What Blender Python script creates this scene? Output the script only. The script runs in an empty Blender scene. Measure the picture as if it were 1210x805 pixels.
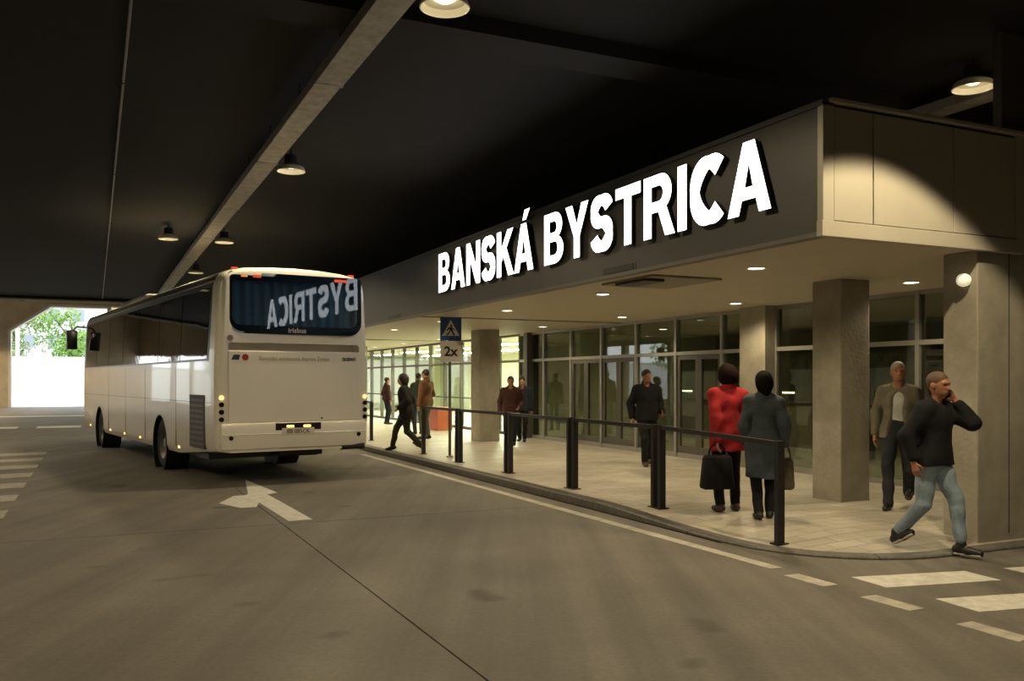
import bpy, bmesh, math, random
import numpy as np
from mathutils import Vector, Matrix

random.seed(7); np.random.seed(7)
scene = bpy.context.scene
COL = scene.collection
R = math.radians
PI = math.pi

# ------------------------------------------------------------------ camera
cam_d = bpy.data.cameras.new('camera'); cam = bpy.data.objects.new('camera', cam_d); COL.objects.link(cam)
cam_d.sensor_width = 36.0; cam_d.lens = 1050.0 / 1210.0 * 36.0
cam_d.shift_y = 47.5 / 1210.0
cam_d.clip_end = 400
cam.location = (0, 0, 1.65); cam.rotation_euler = (PI/2, 0, 0)
scene.camera = cam

# ------------------------------------------------------------------ world (bright overcast day outside the hall)
world = bpy.data.worlds.new('world'); scene.world = world; world.use_nodes = True
wn = world.node_tree.nodes; bg = wn['Background']
bg.inputs[0].default_value = (0.93, 0.97, 1.0, 1); bg.inputs[1].default_value = 3.4
vs = scene.view_settings
vs.view_transform = 'Standard'; vs.look = 'None'; vs.gamma = 1.0; vs.use_curve_mapping = False
vs.exposure = 0.2
WARM = (1.0, 0.81, 0.50)
PENDANT_W = 300.0; DOWN_W = 115.0

# ------------------------------------------------------------------ frames: station (x across, y along the front) and bus
BM = Matrix.Translation((2.76, 7.9, 0)) @ Matrix.Rotation(R(25.16), 4, 'Z')
BUSA = R(34.0)
BUSM = Matrix.Translation((-4.53 + 1.275*math.cos(BUSA), 13.6 + 1.275*math.sin(BUSA), 0)) @ Matrix.Rotation(BUSA, 4, 'Z')
ID = Matrix.Identity(4)
BMI = BM.inverted()
def BW(v, u, z=0): return BM @ Vector((v, u, z))

# ------------------------------------------------------------------ materials
MATS = {}
def mat(name, col, rough=0.6, metal=0.0, emit=None, estr=0.0, noise=None, bump=None, spec=0.5, coat=0.0, ior=1.5):
    """noise=(scale, amount, detail) varies the colour; bump=(scale, strength)"""
    if name in MATS: return MATS[name]
    m = bpy.data.materials.new(name); m.use_nodes = True
    nt = m.node_tree; b = nt.nodes['Principled BSDF']
    b.inputs['Base Color'].default_value = (*col, 1); b.inputs['Roughness'].default_value = rough
    b.inputs['Metallic'].default_value = metal; b.inputs['Specular IOR Level'].default_value = spec
    b.inputs['Coat Weight'].default_value = coat; b.inputs['Coat Roughness'].default_value = 0.03
    b.inputs['IOR'].default_value = ior
    if emit: b.inputs['Emission Color'].default_value = (*emit, 1); b.inputs['Emission Strength'].default_value = estr
    tc = None
    def coords():
        nonlocal tc
        if tc is None: tc = nt.nodes.new('ShaderNodeTexCoord')
        return tc.outputs['Object']
    if noise:
        n = nt.nodes.new('ShaderNodeTexNoise'); n.inputs['Scale'].default_value = noise[0]
        n.inputs['Detail'].default_value = noise[2] if len(noise) > 2 else 6; n.inputs['Roughness'].default_value = 0.65
        nt.links.new(coords(), n.inputs['Vector'])
        r = nt.nodes.new('ShaderNodeValToRGB'); a = noise[1]
        r.color_ramp.elements[0].position = 0.3; r.color_ramp.elements[1].position = 0.7
        r.color_ramp.elements[0].color = (*[c*(1-a) for c in col], 1); r.color_ramp.elements[1].color = (*[min(1, c*(1+a)) for c in col], 1)
        nt.links.new(n.outputs['Fac'], r.inputs['Fac']); nt.links.new(r.outputs['Color'], b.inputs['Base Color'])
    if bump:
        n2 = nt.nodes.new('ShaderNodeTexNoise'); n2.inputs['Scale'].default_value = bump[0]; n2.inputs['Detail'].default_value = 4
        nt.links.new(coords(), n2.inputs['Vector'])
        bp = nt.nodes.new('ShaderNodeBump'); bp.inputs['Strength'].default_value = bump[1]; bp.inputs['Distance'].default_value = 0.02
        nt.links.new(n2.outputs['Fac'], bp.inputs['Height']); nt.links.new(bp.outputs['Normal'], b.inputs['Normal'])
    MATS[name] = m
    return m

def glass_mat(name, tint, ior=1.5, rough=0.0, wavy=0.0):
    if name in MATS: return MATS[name]
    m = bpy.data.materials.new(name); m.use_nodes = True; nt = m.node_tree; nt.nodes.clear()
    out = nt.nodes.new('ShaderNodeOutputMaterial'); mix = nt.nodes.new('ShaderNodeMixShader')
    tr = nt.nodes.new('ShaderNodeBsdfTransparent'); tr.inputs[0].default_value = (*tint, 1)
    gl = nt.nodes.new('ShaderNodeBsdfGlossy'); gl.inputs['Roughness'].default_value = rough
    f0 = ((ior-1)/(ior+1))**2
    lw = nt.nodes.new('ShaderNodeLayerWeight'); lw.inputs['Blend'].default_value = .5
    pw = nt.nodes.new('ShaderNodeMath'); pw.operation = 'POWER'; pw.inputs[1].default_value = 5.0
    fr = nt.nodes.new('ShaderNodeMath'); fr.operation = 'MULTIPLY_ADD'; fr.inputs[1].default_value = 1-f0; fr.inputs[2].default_value = f0
    nt.links.new(lw.outputs['Facing'], pw.inputs[0]); nt.links.new(pw.outputs[0], fr.inputs[0])
    nt.links.new(fr.outputs[0], mix.inputs[0]); nt.links.new(tr.outputs[0], mix.inputs[1]); nt.links.new(gl.outputs[0], mix.inputs[2])
    nt.links.new(mix.outputs[0], out.inputs[0])
    if wavy:
        tc = nt.nodes.new('ShaderNodeTexCoord'); n = nt.nodes.new('ShaderNodeTexNoise'); n.inputs['Scale'].default_value = 1.6; n.inputs['Detail'].default_value = 0
        bp = nt.nodes.new('ShaderNodeBump'); bp.inputs['Strength'].default_value = wavy; bp.inputs['Distance'].default_value = 0.05
        nt.links.new(tc.outputs['Object'], n.inputs['Vector']); nt.links.new(n.outputs['Fac'], bp.inputs['Height'])
        nt.links.new(bp.outputs['Normal'], gl.inputs['Normal'])
    MATS[name] = m
    return m

def road_mat():
    m = bpy.data.materials.new('road_concrete'); m.use_nodes = True; nt = m.node_tree; b = nt.nodes['Principled BSDF']
    L = nt.links.new
    tc = nt.nodes.new('ShaderNodeTexCoord')
    geo = nt.nodes.new('ShaderNodeNewGeometry')
    def noise(scale, det, vec=None, rough=.6):
        n = nt.nodes.new('ShaderNodeTexNoise'); n.inputs['Scale'].default_value = scale; n.inputs['Detail'].default_value = det; n.inputs['Roughness'].default_value = rough
        L(vec or geo.outputs['Position'], n.inputs['Vector']); return n.outputs['Fac']
    def ramp(fac, stops):
        r = nt.nodes.new('ShaderNodeValToRGB'); e = r.color_ramp.elements
        e[0].position, e[0].color = stops[0][0], (*stops[0][1], 1); e[1].position, e[1].color = stops[-1][0], (*stops[-1][1], 1)
        L(fac, r.inputs['Fac']); return r.outputs['Color']
    def mul(a, c, f=1.0):
        x = nt.nodes.new('ShaderNodeMix'); x.data_type = 'RGBA'; x.blend_type = 'MULTIPLY'; x.inputs['Factor'].default_value = f
        L(a, x.inputs['A']); L(c, x.inputs['B']); return x.outputs['Result']
    base = ramp(noise(0.55, 6), [(.3, (.13, .118, .098)), (.72, (.20, .184, .156))])
    fine = ramp(noise(26, 5), [(.25, (.80, .80, .80)), (.7, (1.08, 1.08, 1.08))])
    mp = nt.nodes.new('ShaderNodeMapping'); mp.inputs['Rotation'].default_value = (0, 0, R(-28)); mp.inputs['Scale'].default_value = (2.6, .09, 1)
    L(geo.outputs['Position'], mp.inputs['Vector'])
    streak = ramp(noise(1.0, 4, mp.outputs['Vector']), [(.32, (.72, .71, .70)), (.62, (1.04, 1.04, 1.04))])
    spots = ramp(noise(1.25, 2, None, .4), [(.24, (.5, .48, .45)), (.31, (1, 1, 1))])
    c = mul(mul(mul(base, fine), streak), spots)
    L(c, b.inputs['Base Color'])
    b.inputs['Roughness'].default_value = .62; b.inputs['Specular IOR Level'].default_value = .35
    bp = nt.nodes.new('ShaderNodeBump'); bp.inputs['Strength'].default_value = .25; bp.inputs['Distance'].default_value = .01
    L(noise(40, 4), bp.inputs['Height']); L(bp.outputs['Normal'], b.inputs['Normal'])
    return m

def paving_mat():
    m = bpy.data.materials.new('platform_paving'); m.use_nodes = True; nt = m.node_tree; b = nt.nodes['Principled BSDF']; L = nt.links.new
    tc = nt.nodes.new('ShaderNodeTexCoord')
    br = nt.nodes.new('ShaderNodeTexBrick'); L(tc.outputs['Object'], br.inputs['Vector'])
    br.inputs['Scale'].default_value = 1.0; br.inputs['Brick Width'].default_value = .4; br.inputs['Row Height'].default_value = .2
    br.inputs['Mortar Size'].default_value = .006; br.inputs['Mortar Smooth'].default_value = .2
    br.inputs['Color1'].default_value = (.42, .39, .32, 1); br.inputs['Color2'].default_value = (.52, .48, .41, 1); br.inputs['Mortar'].default_value = (.22, .2, .17, 1)
    n = nt.nodes.new('ShaderNodeTexNoise'); n.inputs['Scale'].default_value = 1.4; n.inputs['Detail'].default_value = 6
    L(tc.outputs['Object'], n.inputs['Vector'])
    r = nt.nodes.new('ShaderNodeValToRGB'); r.color_ramp.elements[0].position = .3; r.color_ramp.elements[0].color = (.75, .74, .72, 1); r.color_ramp.elements[1].position = .65
    L(n.outputs['Fac'], r.inputs['Fac'])
    x = nt.nodes.new('ShaderNodeMix'); x.data_type = 'RGBA'; x.blend_type = 'MULTIPLY'; x.inputs['Factor'].default_value = 1
    L(br.outputs['Color'], x.inputs['A']); L(r.outputs['Color'], x.inputs['B']); L(x.outputs['Result'], b.inputs['Base Color'])
    b.inputs['Roughness'].default_value = .42
    return m

M_ROAD = road_mat(); M_PAVE = paving_mat()
M_JOINT = mat('joint', (.05, .047, .042), .9)
M_PAINT = mat('road_paint', (.62, .60, .54), .6, noise=(9, .22))
M_EDGE = mat('edge_paint', (.44, .41, .34), .6, noise=(6, .3))
M_WORN = mat('worn_paint', (.34, .32, .27), .6, noise=(5, .35))
M_KERB = mat('kerb_granite', (.12, .112, .10), .6, noise=(14, .35))
M_CEIL = mat('ceiling_black', (.010, .0094, .0090), .9, noise=(3, .2))
M_BEAM = mat('ceiling_beam', (.012, .011, .010), .9, noise=(4, .25))
M_CONC = mat('column_concrete', (.30, .275, .22), .75, noise=(2.2, .22), bump=(22, .25))
M_TANWALL = mat('tan_concrete', (.36, .29, .19), .8, noise=(.9, .2))
M_DARKWALL = mat('dark_wall', (.10, .095, .085), .8, noise=(1.2, .2))
M_FASCIA = mat('anthracite_fascia', (.07, .069, .068), .5, noise=(2, .06))
M_PALE = mat('pale_panel', (.42, .39, .32), .5, noise=(2.5, .05))
M_SOFFIT = mat('soffit_white', (.50, .45, .345), .6, noise=(1.5, .04))
M_SOFFITD = mat('soffit_joint', (.20, .18, .14), .7)
M_ALU = mat('aluminium', (.36, .35, .32), .4, .6)
M_DARKALU = mat('dark_frame', (.11, .10, .085), .45, .3)
M_BLACK = mat('black_steel', (.018, .017, .016), .45, .2)
M_GALV = mat('galvanised', (.36, .335, .285), .5, .4, noise=(6, .3))
M_GLASS = glass_mat('window_glass', (.86, .92, .87))
M_GLASSD = glass_mat('dark_window_glass', (.60, .64, .56), 1.7)
M_LAMP = mat('lamp_glow', (1, 1, 1), .5, emit=(1, .9, .68), estr=9)
M_LAMPSH = mat('lamp_reflector', (.75, .7, .58), .5)
M_LAMPBLK = mat('lamp_housing', (.03, .03, .03), .5)
M_GLOW = mat('interior_light', (1, 1, 1), .5, emit=(1, .98, .74), estr=95)
M_LETTER = mat('letter_face', (1, 1, 1), .4, emit=(1, 1, 1), estr=3.2)
M_LETSIDE = mat('letter_side', (.02, .02, .02), .5)
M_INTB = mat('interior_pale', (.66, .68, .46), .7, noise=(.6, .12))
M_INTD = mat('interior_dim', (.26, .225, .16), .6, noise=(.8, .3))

# ------------------------------------------------------------------ mesh building
class MB:
    def __init__(self): self.v = []; self.f = []; self.mi = []; self.cur = 0
    def add(self, vs, fs):
        o = len(self.v); self.v += [tuple(p) for p in vs]
        for f in fs: self.f.append([i+o for i in f]); self.mi.append(self.cur)
        return self
    def box(self, a, b):
        (x0, y0, z0), (x1, y1, z1) = a, b
        return self.add([(x0,y0,z0),(x1,y0,z0),(x1,y1,z0),(x0,y1,z0),(x0,y0,z1),(x1,y0,z1),(x1,y1,z1),(x0,y1,z1)],
                        [(0,3,2,1),(4,5,6,7),(0,1,5,4),(1,2,6,5),(2,3,7,6),(3,0,4,7)])
    def cbox(self, c, s): return self.box([c[i]-s[i]/2 for i in range(3)], [c[i]+s[i]/2 for i in range(3)])
    def bbox(self, a, b, r=.01):
        """box with chamfered edges"""
        bm = bmesh.new(); bmesh.ops.create_cube(bm, size=1)
        for v in bm.verts: v.co = Vector([(a[i]+b[i])/2 + v.co[i]*(b[i]-a[i]) for i in range(3)])
        bmesh.ops.bevel(bm, geom=bm.edges[:], offset=r, segments=2, affect='EDGES', profile=.5)
        bm.verts.ensure_lookup_table(); bm.verts.index_update()
        self.add([v.co for v in bm.verts], [[v.index for v in f.verts] for f in bm.faces]); bm.free(); return self
    def cyl(self, p0, p1, r0, r1=None, n=16, caps=True):
        r1 = r0 if r1 is None else r1
        p0, p1 = Vector(p0), Vector(p1); d = (p1-p0).normalized()
        a = d.orthogonal().normalized(); b = d.cross(a)
        vs = []
        for p, r in ((p0, r0), (p1, r1)):
            for i in range(n):
                t = 2*PI*i/n; vs.append(p + a*(math.cos(t)*r) + b*(math.sin(t)*r))
        fs = [(i, (i+1) % n, n+(i+1) % n, n+i) for i in range(n)]
        if caps: fs += [tuple(range(n-1, -1, -1)), tuple(range(n, 2*n))]
        return self.add(vs, fs)
    def lathe(self, prof, n=24, axis='z', c=(0,0,0), close=False):
        vs = []
        for (r, h) in prof:
            for i in range(n):
                t = 2*PI*i/n; x, y = r*math.cos(t), r*math.sin(t)
                p = {'z': (x, y, h), 'x': (h, x, y), 'y': (x, h, y)}[axis]
                vs.append((p[0]+c[0], p[1]+c[1], p[2]+c[2]))
        k = len(prof); fs = []
        for j in range(k-1 if not close else k):
            j2 = (j+1) % k
            for i in range(n): fs.append((j*n+i, j*n+(i+1) % n, j2*n+(i+1) % n, j2*n+i))
        return self.add(vs, fs)
    def prism(self, poly, fn, h0, h1):
        """poly of 2-D points; fn(a, b, h) -> 3-D point"""
        n = len(poly)
        vs = [fn(a, b, h0) for a, b in poly] + [fn(a, b, h1) for a, b in poly]
        fs = [tuple(range(n-1, -1, -1)), tuple(range(n, 2*n))] + [(i, (i+1) % n, n+(i+1) % n, n+i) for i in range(n)]
        return self.add(vs, fs)
    def tube(self, pts, r, n=8):
        for a, b in zip(pts[:-1], pts[1:]): self.cyl(a, b, r, n=n)
        return self
    def mesh(self, name, mats, smooth=None, origin=(0,0,0)):
        me = bpy.data.meshes.new(name)
        o = Vector(origin)
        me.from_pydata([tuple(Vector(p)-o) for p in self.v], [], self.f)
        for m in (mats if isinstance(mats, (list, tuple)) else [mats]): me.materials.append(m)
        me.polygons.foreach_set('material_index', self.mi)
        bm = bmesh.new(); bm.from_mesh(me); bmesh.ops.recalc_face_normals(bm, faces=bm.faces[:]); bm.to_mesh(me); bm.free()
        if smooth:
            me.shade_smooth(); me.set_sharp_from_angle(angle=R(smooth))
        me.update()
        return me

def setp(o, label=None, cat=None, group=None, kind=None, category=None):
    cat = cat or category
    if label: o['label'] = label
    if cat: o['category'] = cat
    if group: o['group'] = group
    if kind: o['kind'] = kind
    return o
def link(name, data, parent=None, M=None, origin=(0,0,0)):
    o = bpy.data.objects.new(name, data); COL.objects.link(o)
    if parent is not None: o.parent = parent
    else: o.matrix_world = (M or ID) @ Matrix.Translation(origin)
    return o
class Thing:
    """Empty at the base of a thing; parts are built in the frame's own coordinates"""
    def __init__(self, name, origin, M=BM, **k):
        self.o = Vector(origin); self.e = link(name, None, None, M, origin); self.e.empty_display_size = .2; setp(self.e, **k)
    def part(self, name, mb, mats, smooth=None, parent=None, label=None):
        me = mb.mesh(name, mats, smooth, self.o)
        ob = link(name, me, parent if parent is not None else self.e)
        if label: ob['label'] = label
        return ob
    def share(self, name, me, off=(0,0,0), parent=None):
        ob = link(name, me, parent if parent is not None else self.e); ob.location = off; return ob
def solo(name, mb, mats, origin=(0,0,0), M=BM, smooth=None, **k):
    return setp(link(name, mb.mesh(name, mats, smooth, origin), None, M, origin), **k)
def copy_tree(o, parent=None):
    c = o.copy(); COL.objects.link(c)
    if parent is not None: c.parent = parent
    for ch in list(o.children): copy_tree(ch, c)
    return c
def spot(name, parent, loc, watts, angle, blend, size=.12, color=WARM, rot=(0,0,0)):
    l = bpy.data.lights.new(name, 'SPOT'); l.energy = watts; l.color = color; l.spot_size = R(angle); l.spot_blend = blend; l.shadow_soft_size = size
    o = bpy.data.objects.new(name, l); COL.objects.link(o); o.parent = parent; o.location = loc; o.rotation_euler = rot
    return o

CEIL_Z = 5.3; SOF = 2.95; FTOP = 4.13; UEND = 57.0
# ================================================================== SETTING
# ---- roadway: concrete slabs with recessed joints
fl = Thing('floor', (0, 0, 0), kind='structure')
fl.part('sub_base', MB().box((-21, -14, -.3), (14.5, 57.3, -.02)), M_JOINT)
def slab(v0, v1, u0, u1):
    g = .007
    fl.part('slab', MB().box((v0+g, u0+g, -.05), (v1-g, u1-g, 0)), M_ROAD)
vc = [-20.4, -14.9, -9.4, -3.9, -.1]; uc = [-13.6, -7.6, 4.4, 10.4, 16.4, 22.4, 28.4, 34.4, 40.4, 46.4, 52.4, 57.3]
for a, b in zip(vc[:-1], vc[1:]):
    for c, d in zip(uc[:-1], uc[1:]):
        if not (a == -3.9 and c == -7.6): slab(a, b, c, d)
fl.part('slab', MB().prism([(-3.893, -7.593), (4.593, -7.593), (4.593, 1.3), (-.107, 1.3), (-.107, 4.393), (-3.893, 4.393)], lambda a, b, h: (a, b, h), -.05, 0), M_ROAD)
slab(4.6, 9.3, -7.6, 1.3); slab(9.3, 14.2, -7.6, 1.3)
for a, b in zip([-.1, 4.6, 9.3], [4.6, 9.3, 14.2]): slab(a, b, -13.6, -7.6)

# ---- painted marks (points on the road given as world X, Y)
def gp(px, py, z=0.0):
    D = (1.65 - z) * 1050.0 / (py - 450.0); return ((px - 605.0) / 1050.0 * D, D)
def toB(p): q = BMI @ Vector((p[0], p[1], 0)); return (q.x, q.y)
def marking(name, poly, m=None):
    mb = MB().prism(poly, lambda a, b, h: (a, b, h), -.002, .003)
    return fl.part(name, mb, m or M_PAINT)
marking('edge_line', [(-.50, .1), (-.37, .1), (-.37, 13.5), (-.50, 13.5)], M_EDGE)
for k in range(4): marking('edge_dash', [(-.58, -.6-k*.83), (-.42, -.6-k*.83), (-.42, -.15-k*.83), (-.58, -.15-k*.83)], M_EDGE)
for k in range(5):
    o_ = -.82*k
    marking('crosswalk_bar', [(-.15, -.84+o_), (.92, -1.05+o_), (.96, -.68+o_), (-.11, -.44+o_)])
    marking('crosswalk_bar', [(1.34, -1.12+o_), (2.5, -1.36+o_), (2.54, -1.0+o_), (1.38, -.74+o_)])
arrow = [(290,567.5),(328,582.5),(316,584.5),(369,614),(341,616),(306,594),(303,599.5),(284,600.5),(259,595),(276,586.5),(290,585.5),(293,584)]
marking('lane_arrow', [toB(gp(*p)) for p in arrow])
for k in range(9):   # hatched strip along the bay on the other side of the lane
    u0 = 2.6 + k*1.7
    marking('hatch_and_light_bar', [(-8.3, u0), (-6.85, u0+.25), (-6.85, u0+1.0), (-8.3, u0+.75)], M_WORN)
for (v0, v1, u0) in [(-12.0, -6.2, 40), (-10.4, -8.3, 29), (-7.7, -6.3, 29)]:  # pools of daylight on the far floor, painted as pale bars
    marking('hatch_and_light_bar', [(v0, u0), (v1, u0), (v1, u0+1.3), (v0, u0+1.3)])

# ---- raised platform with dropped kerb at the corner
def edge_path():
    pts = [(.12, u) for u in np.arange(56.9, 1.25, -1.0)] + [(.12, 1.6)]
    for i in range(13):
        t = PI + (PI/2)*i/12; pts.append((1.32 + 1.2*math.cos(t), 1.2 + 1.2*math.sin(t)))
    pts += [(v, 0.0) for v in np.arange(2.2, 14.3, 1.0)]
    return pts
def sstep(x): x = min(1, max(0, x)); return x*x*(3-2*x)
def edge_z(v, u): return .025 + .075*sstep((u-1.5)/2.5)
def plat_z(v, u):
    d = v-.12 if u > 1.2 else (u if v > 1.32 else 1.2-math.hypot(v-1.32, u-1.2))
    ze = edge_z(v, u); return ze + (.1-ze)*min(1, max(0, d/.9))
EP = edge_path()
def norm_at(i):
    a = Vector(EP[max(0, i-1)]); b = Vector(EP[min(len(EP)-1, i+1)]); t = (b-a).normalized(); return Vector((-t.y, t.x))  # inward
pf = Thing('platform', (0, 0, 0), kind='structure')
mb = MB(); N = len(EP); vsx = []
for i, (v, u) in enumerate(EP):
    n = norm_at(i); q = (v+n.x*.9, u+n.y*.9)
    vsx += [(v, u, 0), (v, u, edge_z(v, u)), (q[0], q[1], .1)]
fs = []
for i in range(N-1):
    fs += [(3*i, 3*i+3, 3*i+4, 3*i+1), (3*i+1, 3*i+4, 3*i+5, 3*i+2)]
vsx += [(14.2, 56.9, .1)]
fs.append([3*i+2 for i in range(N)] + [3*N])
mb.add(vsx, fs)
pf.part('paving', mb, M_PAVE)
# kerb stones about one metre long, each its own piece
acc = [0.0]
for a, b in zip(EP[:-1], EP[1:]): acc.append(acc[-1] + math.hypot(b[0]-a[0], b[1]-a[1]))
def at_len(s):
    s = min(max(s, 0), acc[-1]-1e-6); i = max(j for j in range(len(acc)) if acc[j] <= s); i = min(i, N-2)
    t = (s-acc[i])/(acc[i+1]-acc[i]); a, b = EP[i], EP[i+1]
    n = norm_at(i)*(1-t) + norm_at(i+1)*t; n.normalize()
    return a[0]+(b[0]-a[0])*t, a[1]+(b[1]-a[1])*t, n
s = 0.0
while s < acc[-1]-.3:
    e = min(s+1.0, acc[-1]); ring = []
    for k in range(5):
        v, u, n = at_len(s+.004 + (e-s-.008)*k/4); z = edge_z(v, u)+.004
        o = (v-n.x*.19, u-n.y*.19)
        ring.append([(v, u, 0), (v, u, z), (o[0]+n.x*.02, o[1]+n.y*.02, z), (o[0], o[1], z-.012), (o[0], o[1], 0)])
    vv = [p for r_ in ring for p in r_]; ff = []
    for k in range(4):
        for j in range(4): ff.append((5*k+j, 5*k+5+j, 5*k+6+j, 5*k+1+j))
    ff += [(0,1,2,3,4), (20,24,23,22,21)]
    pf.part('kerb_stone', MB().add(vv, ff), M_KERB); s = e

# ---- ceilings and walls
ce = Thing('ceiling', (0, 0, CEIL_Z), kind='structure')
ce.part('slab', MB().box((-21, -14, CEIL_Z), (14.5, 38, CEIL_Z+.3)), M_CEIL)
ce.part('beam', MB().box((-21, 2.2, CEIL_Z-.17), (14.4, 2.75, CEIL_Z+.01)), M_BEAM)
ce.part('beam', MB().box((-21, 37.5, CEIL_Z-.12), (14.4, 38.0, CEIL_Z+2.2)), M_BEAM)
ce.part('raised_slab', MB().box((-21, 38, 7.3), (14.5, 57.6, 7.6)), M_TANWALL)
wb = MB().prism([(-20.6, 0), (-10.7, 0), (-10.7, 4.8), (-8.4, 6.45), (-2.0, 6.45), (-2.0, 0), (14.4, 0), (14.4, 7.4), (-20.6, 7.4)],
                lambda a, b, h: (a, h, b), 57.0, 57.9)
solo('wall_back', wb, M_TANWALL, kind='structure')
solo('trim_1', MB().prism([(-10.7, 0), (-10.55, 0), (-10.55, 4.73), (-8.33, 6.3), (-2.0, 6.3), (-2.0, 6.45), (-8.4, 6.45), (-10.7, 4.8)], lambda a, b, h: (a, h, b), 56.9, 57.95),
     mat('portal_trim', (.5, .47, .40), .6), kind='structure')
wl = Thing('wall_left', (-20.6, 0, 0), kind='structure')
wl.part('front_panel', MB().box((-20.9, -14, 0), (-20.5, 33, 7.4)), M_DARKWALL)
wl.part('parapet', MB().box((-20.9, 33, 0), (-20.5, 57.3, .35)), M_TANWALL)
wl.part('lintel', MB().box((-20.9, 33, 4.3), (-20.5, 57.3, 7.4)), M_TANWALL)
for u in (39, 45, 51): wl.part('pier', MB().box((-20.9, u, .35), (-20.5, u+.5, 4.3)), M_TANWALL)
solo('wall_front', MB().box((-21, -14.3, 0), (14.5, -13.6, 5.4)), M_DARKWALL, kind='structure')
solo('wall_right', MB().box((14.2, -14, 0), (14.6, 57.3, 7.5)), M_DARKWALL, kind='structure')

# ---- station block behind the glass
st = Thing('wall_station', (4.9, 0, 0), kind='structure')
st.part('back_wall', MB().box((12.8, 16.0, .1), (13.0, 44, SOF)), M_INTB)
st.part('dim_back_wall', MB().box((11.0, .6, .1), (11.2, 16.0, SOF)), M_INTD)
st.part('partition', MB().box((5.05, 15.55, .1), (13.0, 15.75, SOF)), M_INTB)
st.part('end_wall', MB().box((4.8, 43.8, .1), (13, 44.0, SOF)), M_INTB)
st.part('near_wall', MB().box((4.7, .3, .1), (13, .55, SOF)), M_DARKWALL)
st.part('upper_wall', MB().box((4.9, .3, FTOP), (5.1, 44, CEIL_Z)), M_BEAM)
st.part('pier', MB().box((4.62, 6.05, .1), (5.0, 6.72, SOF)), M_CONC)
st.part('wall_fin', MB().box((4.7, 15.55, .1), (5.05, 15.75, SOF)), M_DARKALU)

# ---- canopy: anthracite fascia with the sign, pale end face, soffit
cp = Thing('canopy', (0, 0, SOF), kind='structure')
cp.part('soffit', MB().box((.06, .06, SOF+.002), (13.0, 44, SOF+.06)), M_SOFFIT)
cp.part('fascia', MB().box((0, .0, SOF), (.1, 44, FTOP)), M_FASCIA)
cp.part('roof', MB().box((0.02, .02, FTOP-.03), (13, 44, FTOP)), M_BEAM)
cp.part('bottom_trim', MB().box((-.018, .0, SOF-.012), (.10, 44, SOF+.028)), mat('fascia_trim', (.13, .125, .11), .5))
cp.part('top_trim', MB().box((-.02, -.02, FTOP-.03), (.12, 44, FTOP+.02)), M_FASCIA)
for u in (11.0, 21.2, 31.4):
    cp.part('soffit_joint', MB().box((.1, u, SOF-.012), (4.88, u+.16, SOF+.01)), M_SOFFITD)
# end face: framed panels
for (a, b) in ((.13, .60), (.615, 1.66), (1.675, 2.56)):
    cp.part('end_panel', MB().bbox((a, -.012, SOF+.135), (b, .05, FTOP-.03), .004), M_PALE)
cp.part('end_backing', MB().box((.02, .01, SOF), (2.72, .06, FTOP)), M_JOINT)
cp.part('end_bottom_strip', MB().bbox((-.022, -.022, SOF-.014), (2.72, .05, SOF+.127), .004), M_PALE)
cp.part('end_side_strip', MB().bbox((-.012, -.02, SOF+.125), (.12, .05, FTOP), .004), M_PALE)
cp.part('end_side_strip', MB().bbox((2.57, -.02, SOF+.127), (2.72, .05, FTOP), .004), M_PALE)
cp.part('end_top_ledge', MB().bbox((.06, -.06, FTOP), (2.72, .08, FTOP+.035), .004), M_PALE)
cp.part('side_return', MB().box((2.72, .25, SOF), (13, .35, CEIL_Z)), M_DARKWALL)
# small vents in fascia and soffit
def vent(v0, v1, u0, u1, z0, z1, label):
    t = Thing('air_vent', ((v0+v1)/2, (u0+u1)/2, z0), label=label, category='vent')
    t.part('opening', MB().box((v0, u0, z0), (v1, u1, z1)), M_BLACK)
    return t
t = vent(-.012, .01, 3.05, 3.75, SOF+.045, SOF+.115, 'small dark slot vent low on the fascia under the letter R'); t.part('frame', MB().box((-.008, 3.0, SOF+.035), (.012, 3.8, SOF+.125)), M_FASCIA)
t = vent(-.012, .01, 12.1, 12.9, SOF+.045, SOF+.115, 'small dark slot vent low on the fascia beyond the first letter'); t.part('frame', MB().box((-.008, 12.05, SOF+.035), (.012, 12.95, SOF+.125)), M_FASCIA)
t = Thing('soffit_hatch', (.7, 4.0, SOF-.05), label='dark air outlet on a shallow plate under the canopy soffit', category='vent')
t.part('plate', MB().box((.30, 3.1, SOF-.025), (1.35, 4.3, SOF+.01)), mat('hatch_plate', (.26, .235, .18), .6))
t.part('outlet', MB().bbox((.32, 3.3, SOF-.06), (.62, 4.0, SOF-.02), .01), M_BLACK)

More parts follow.
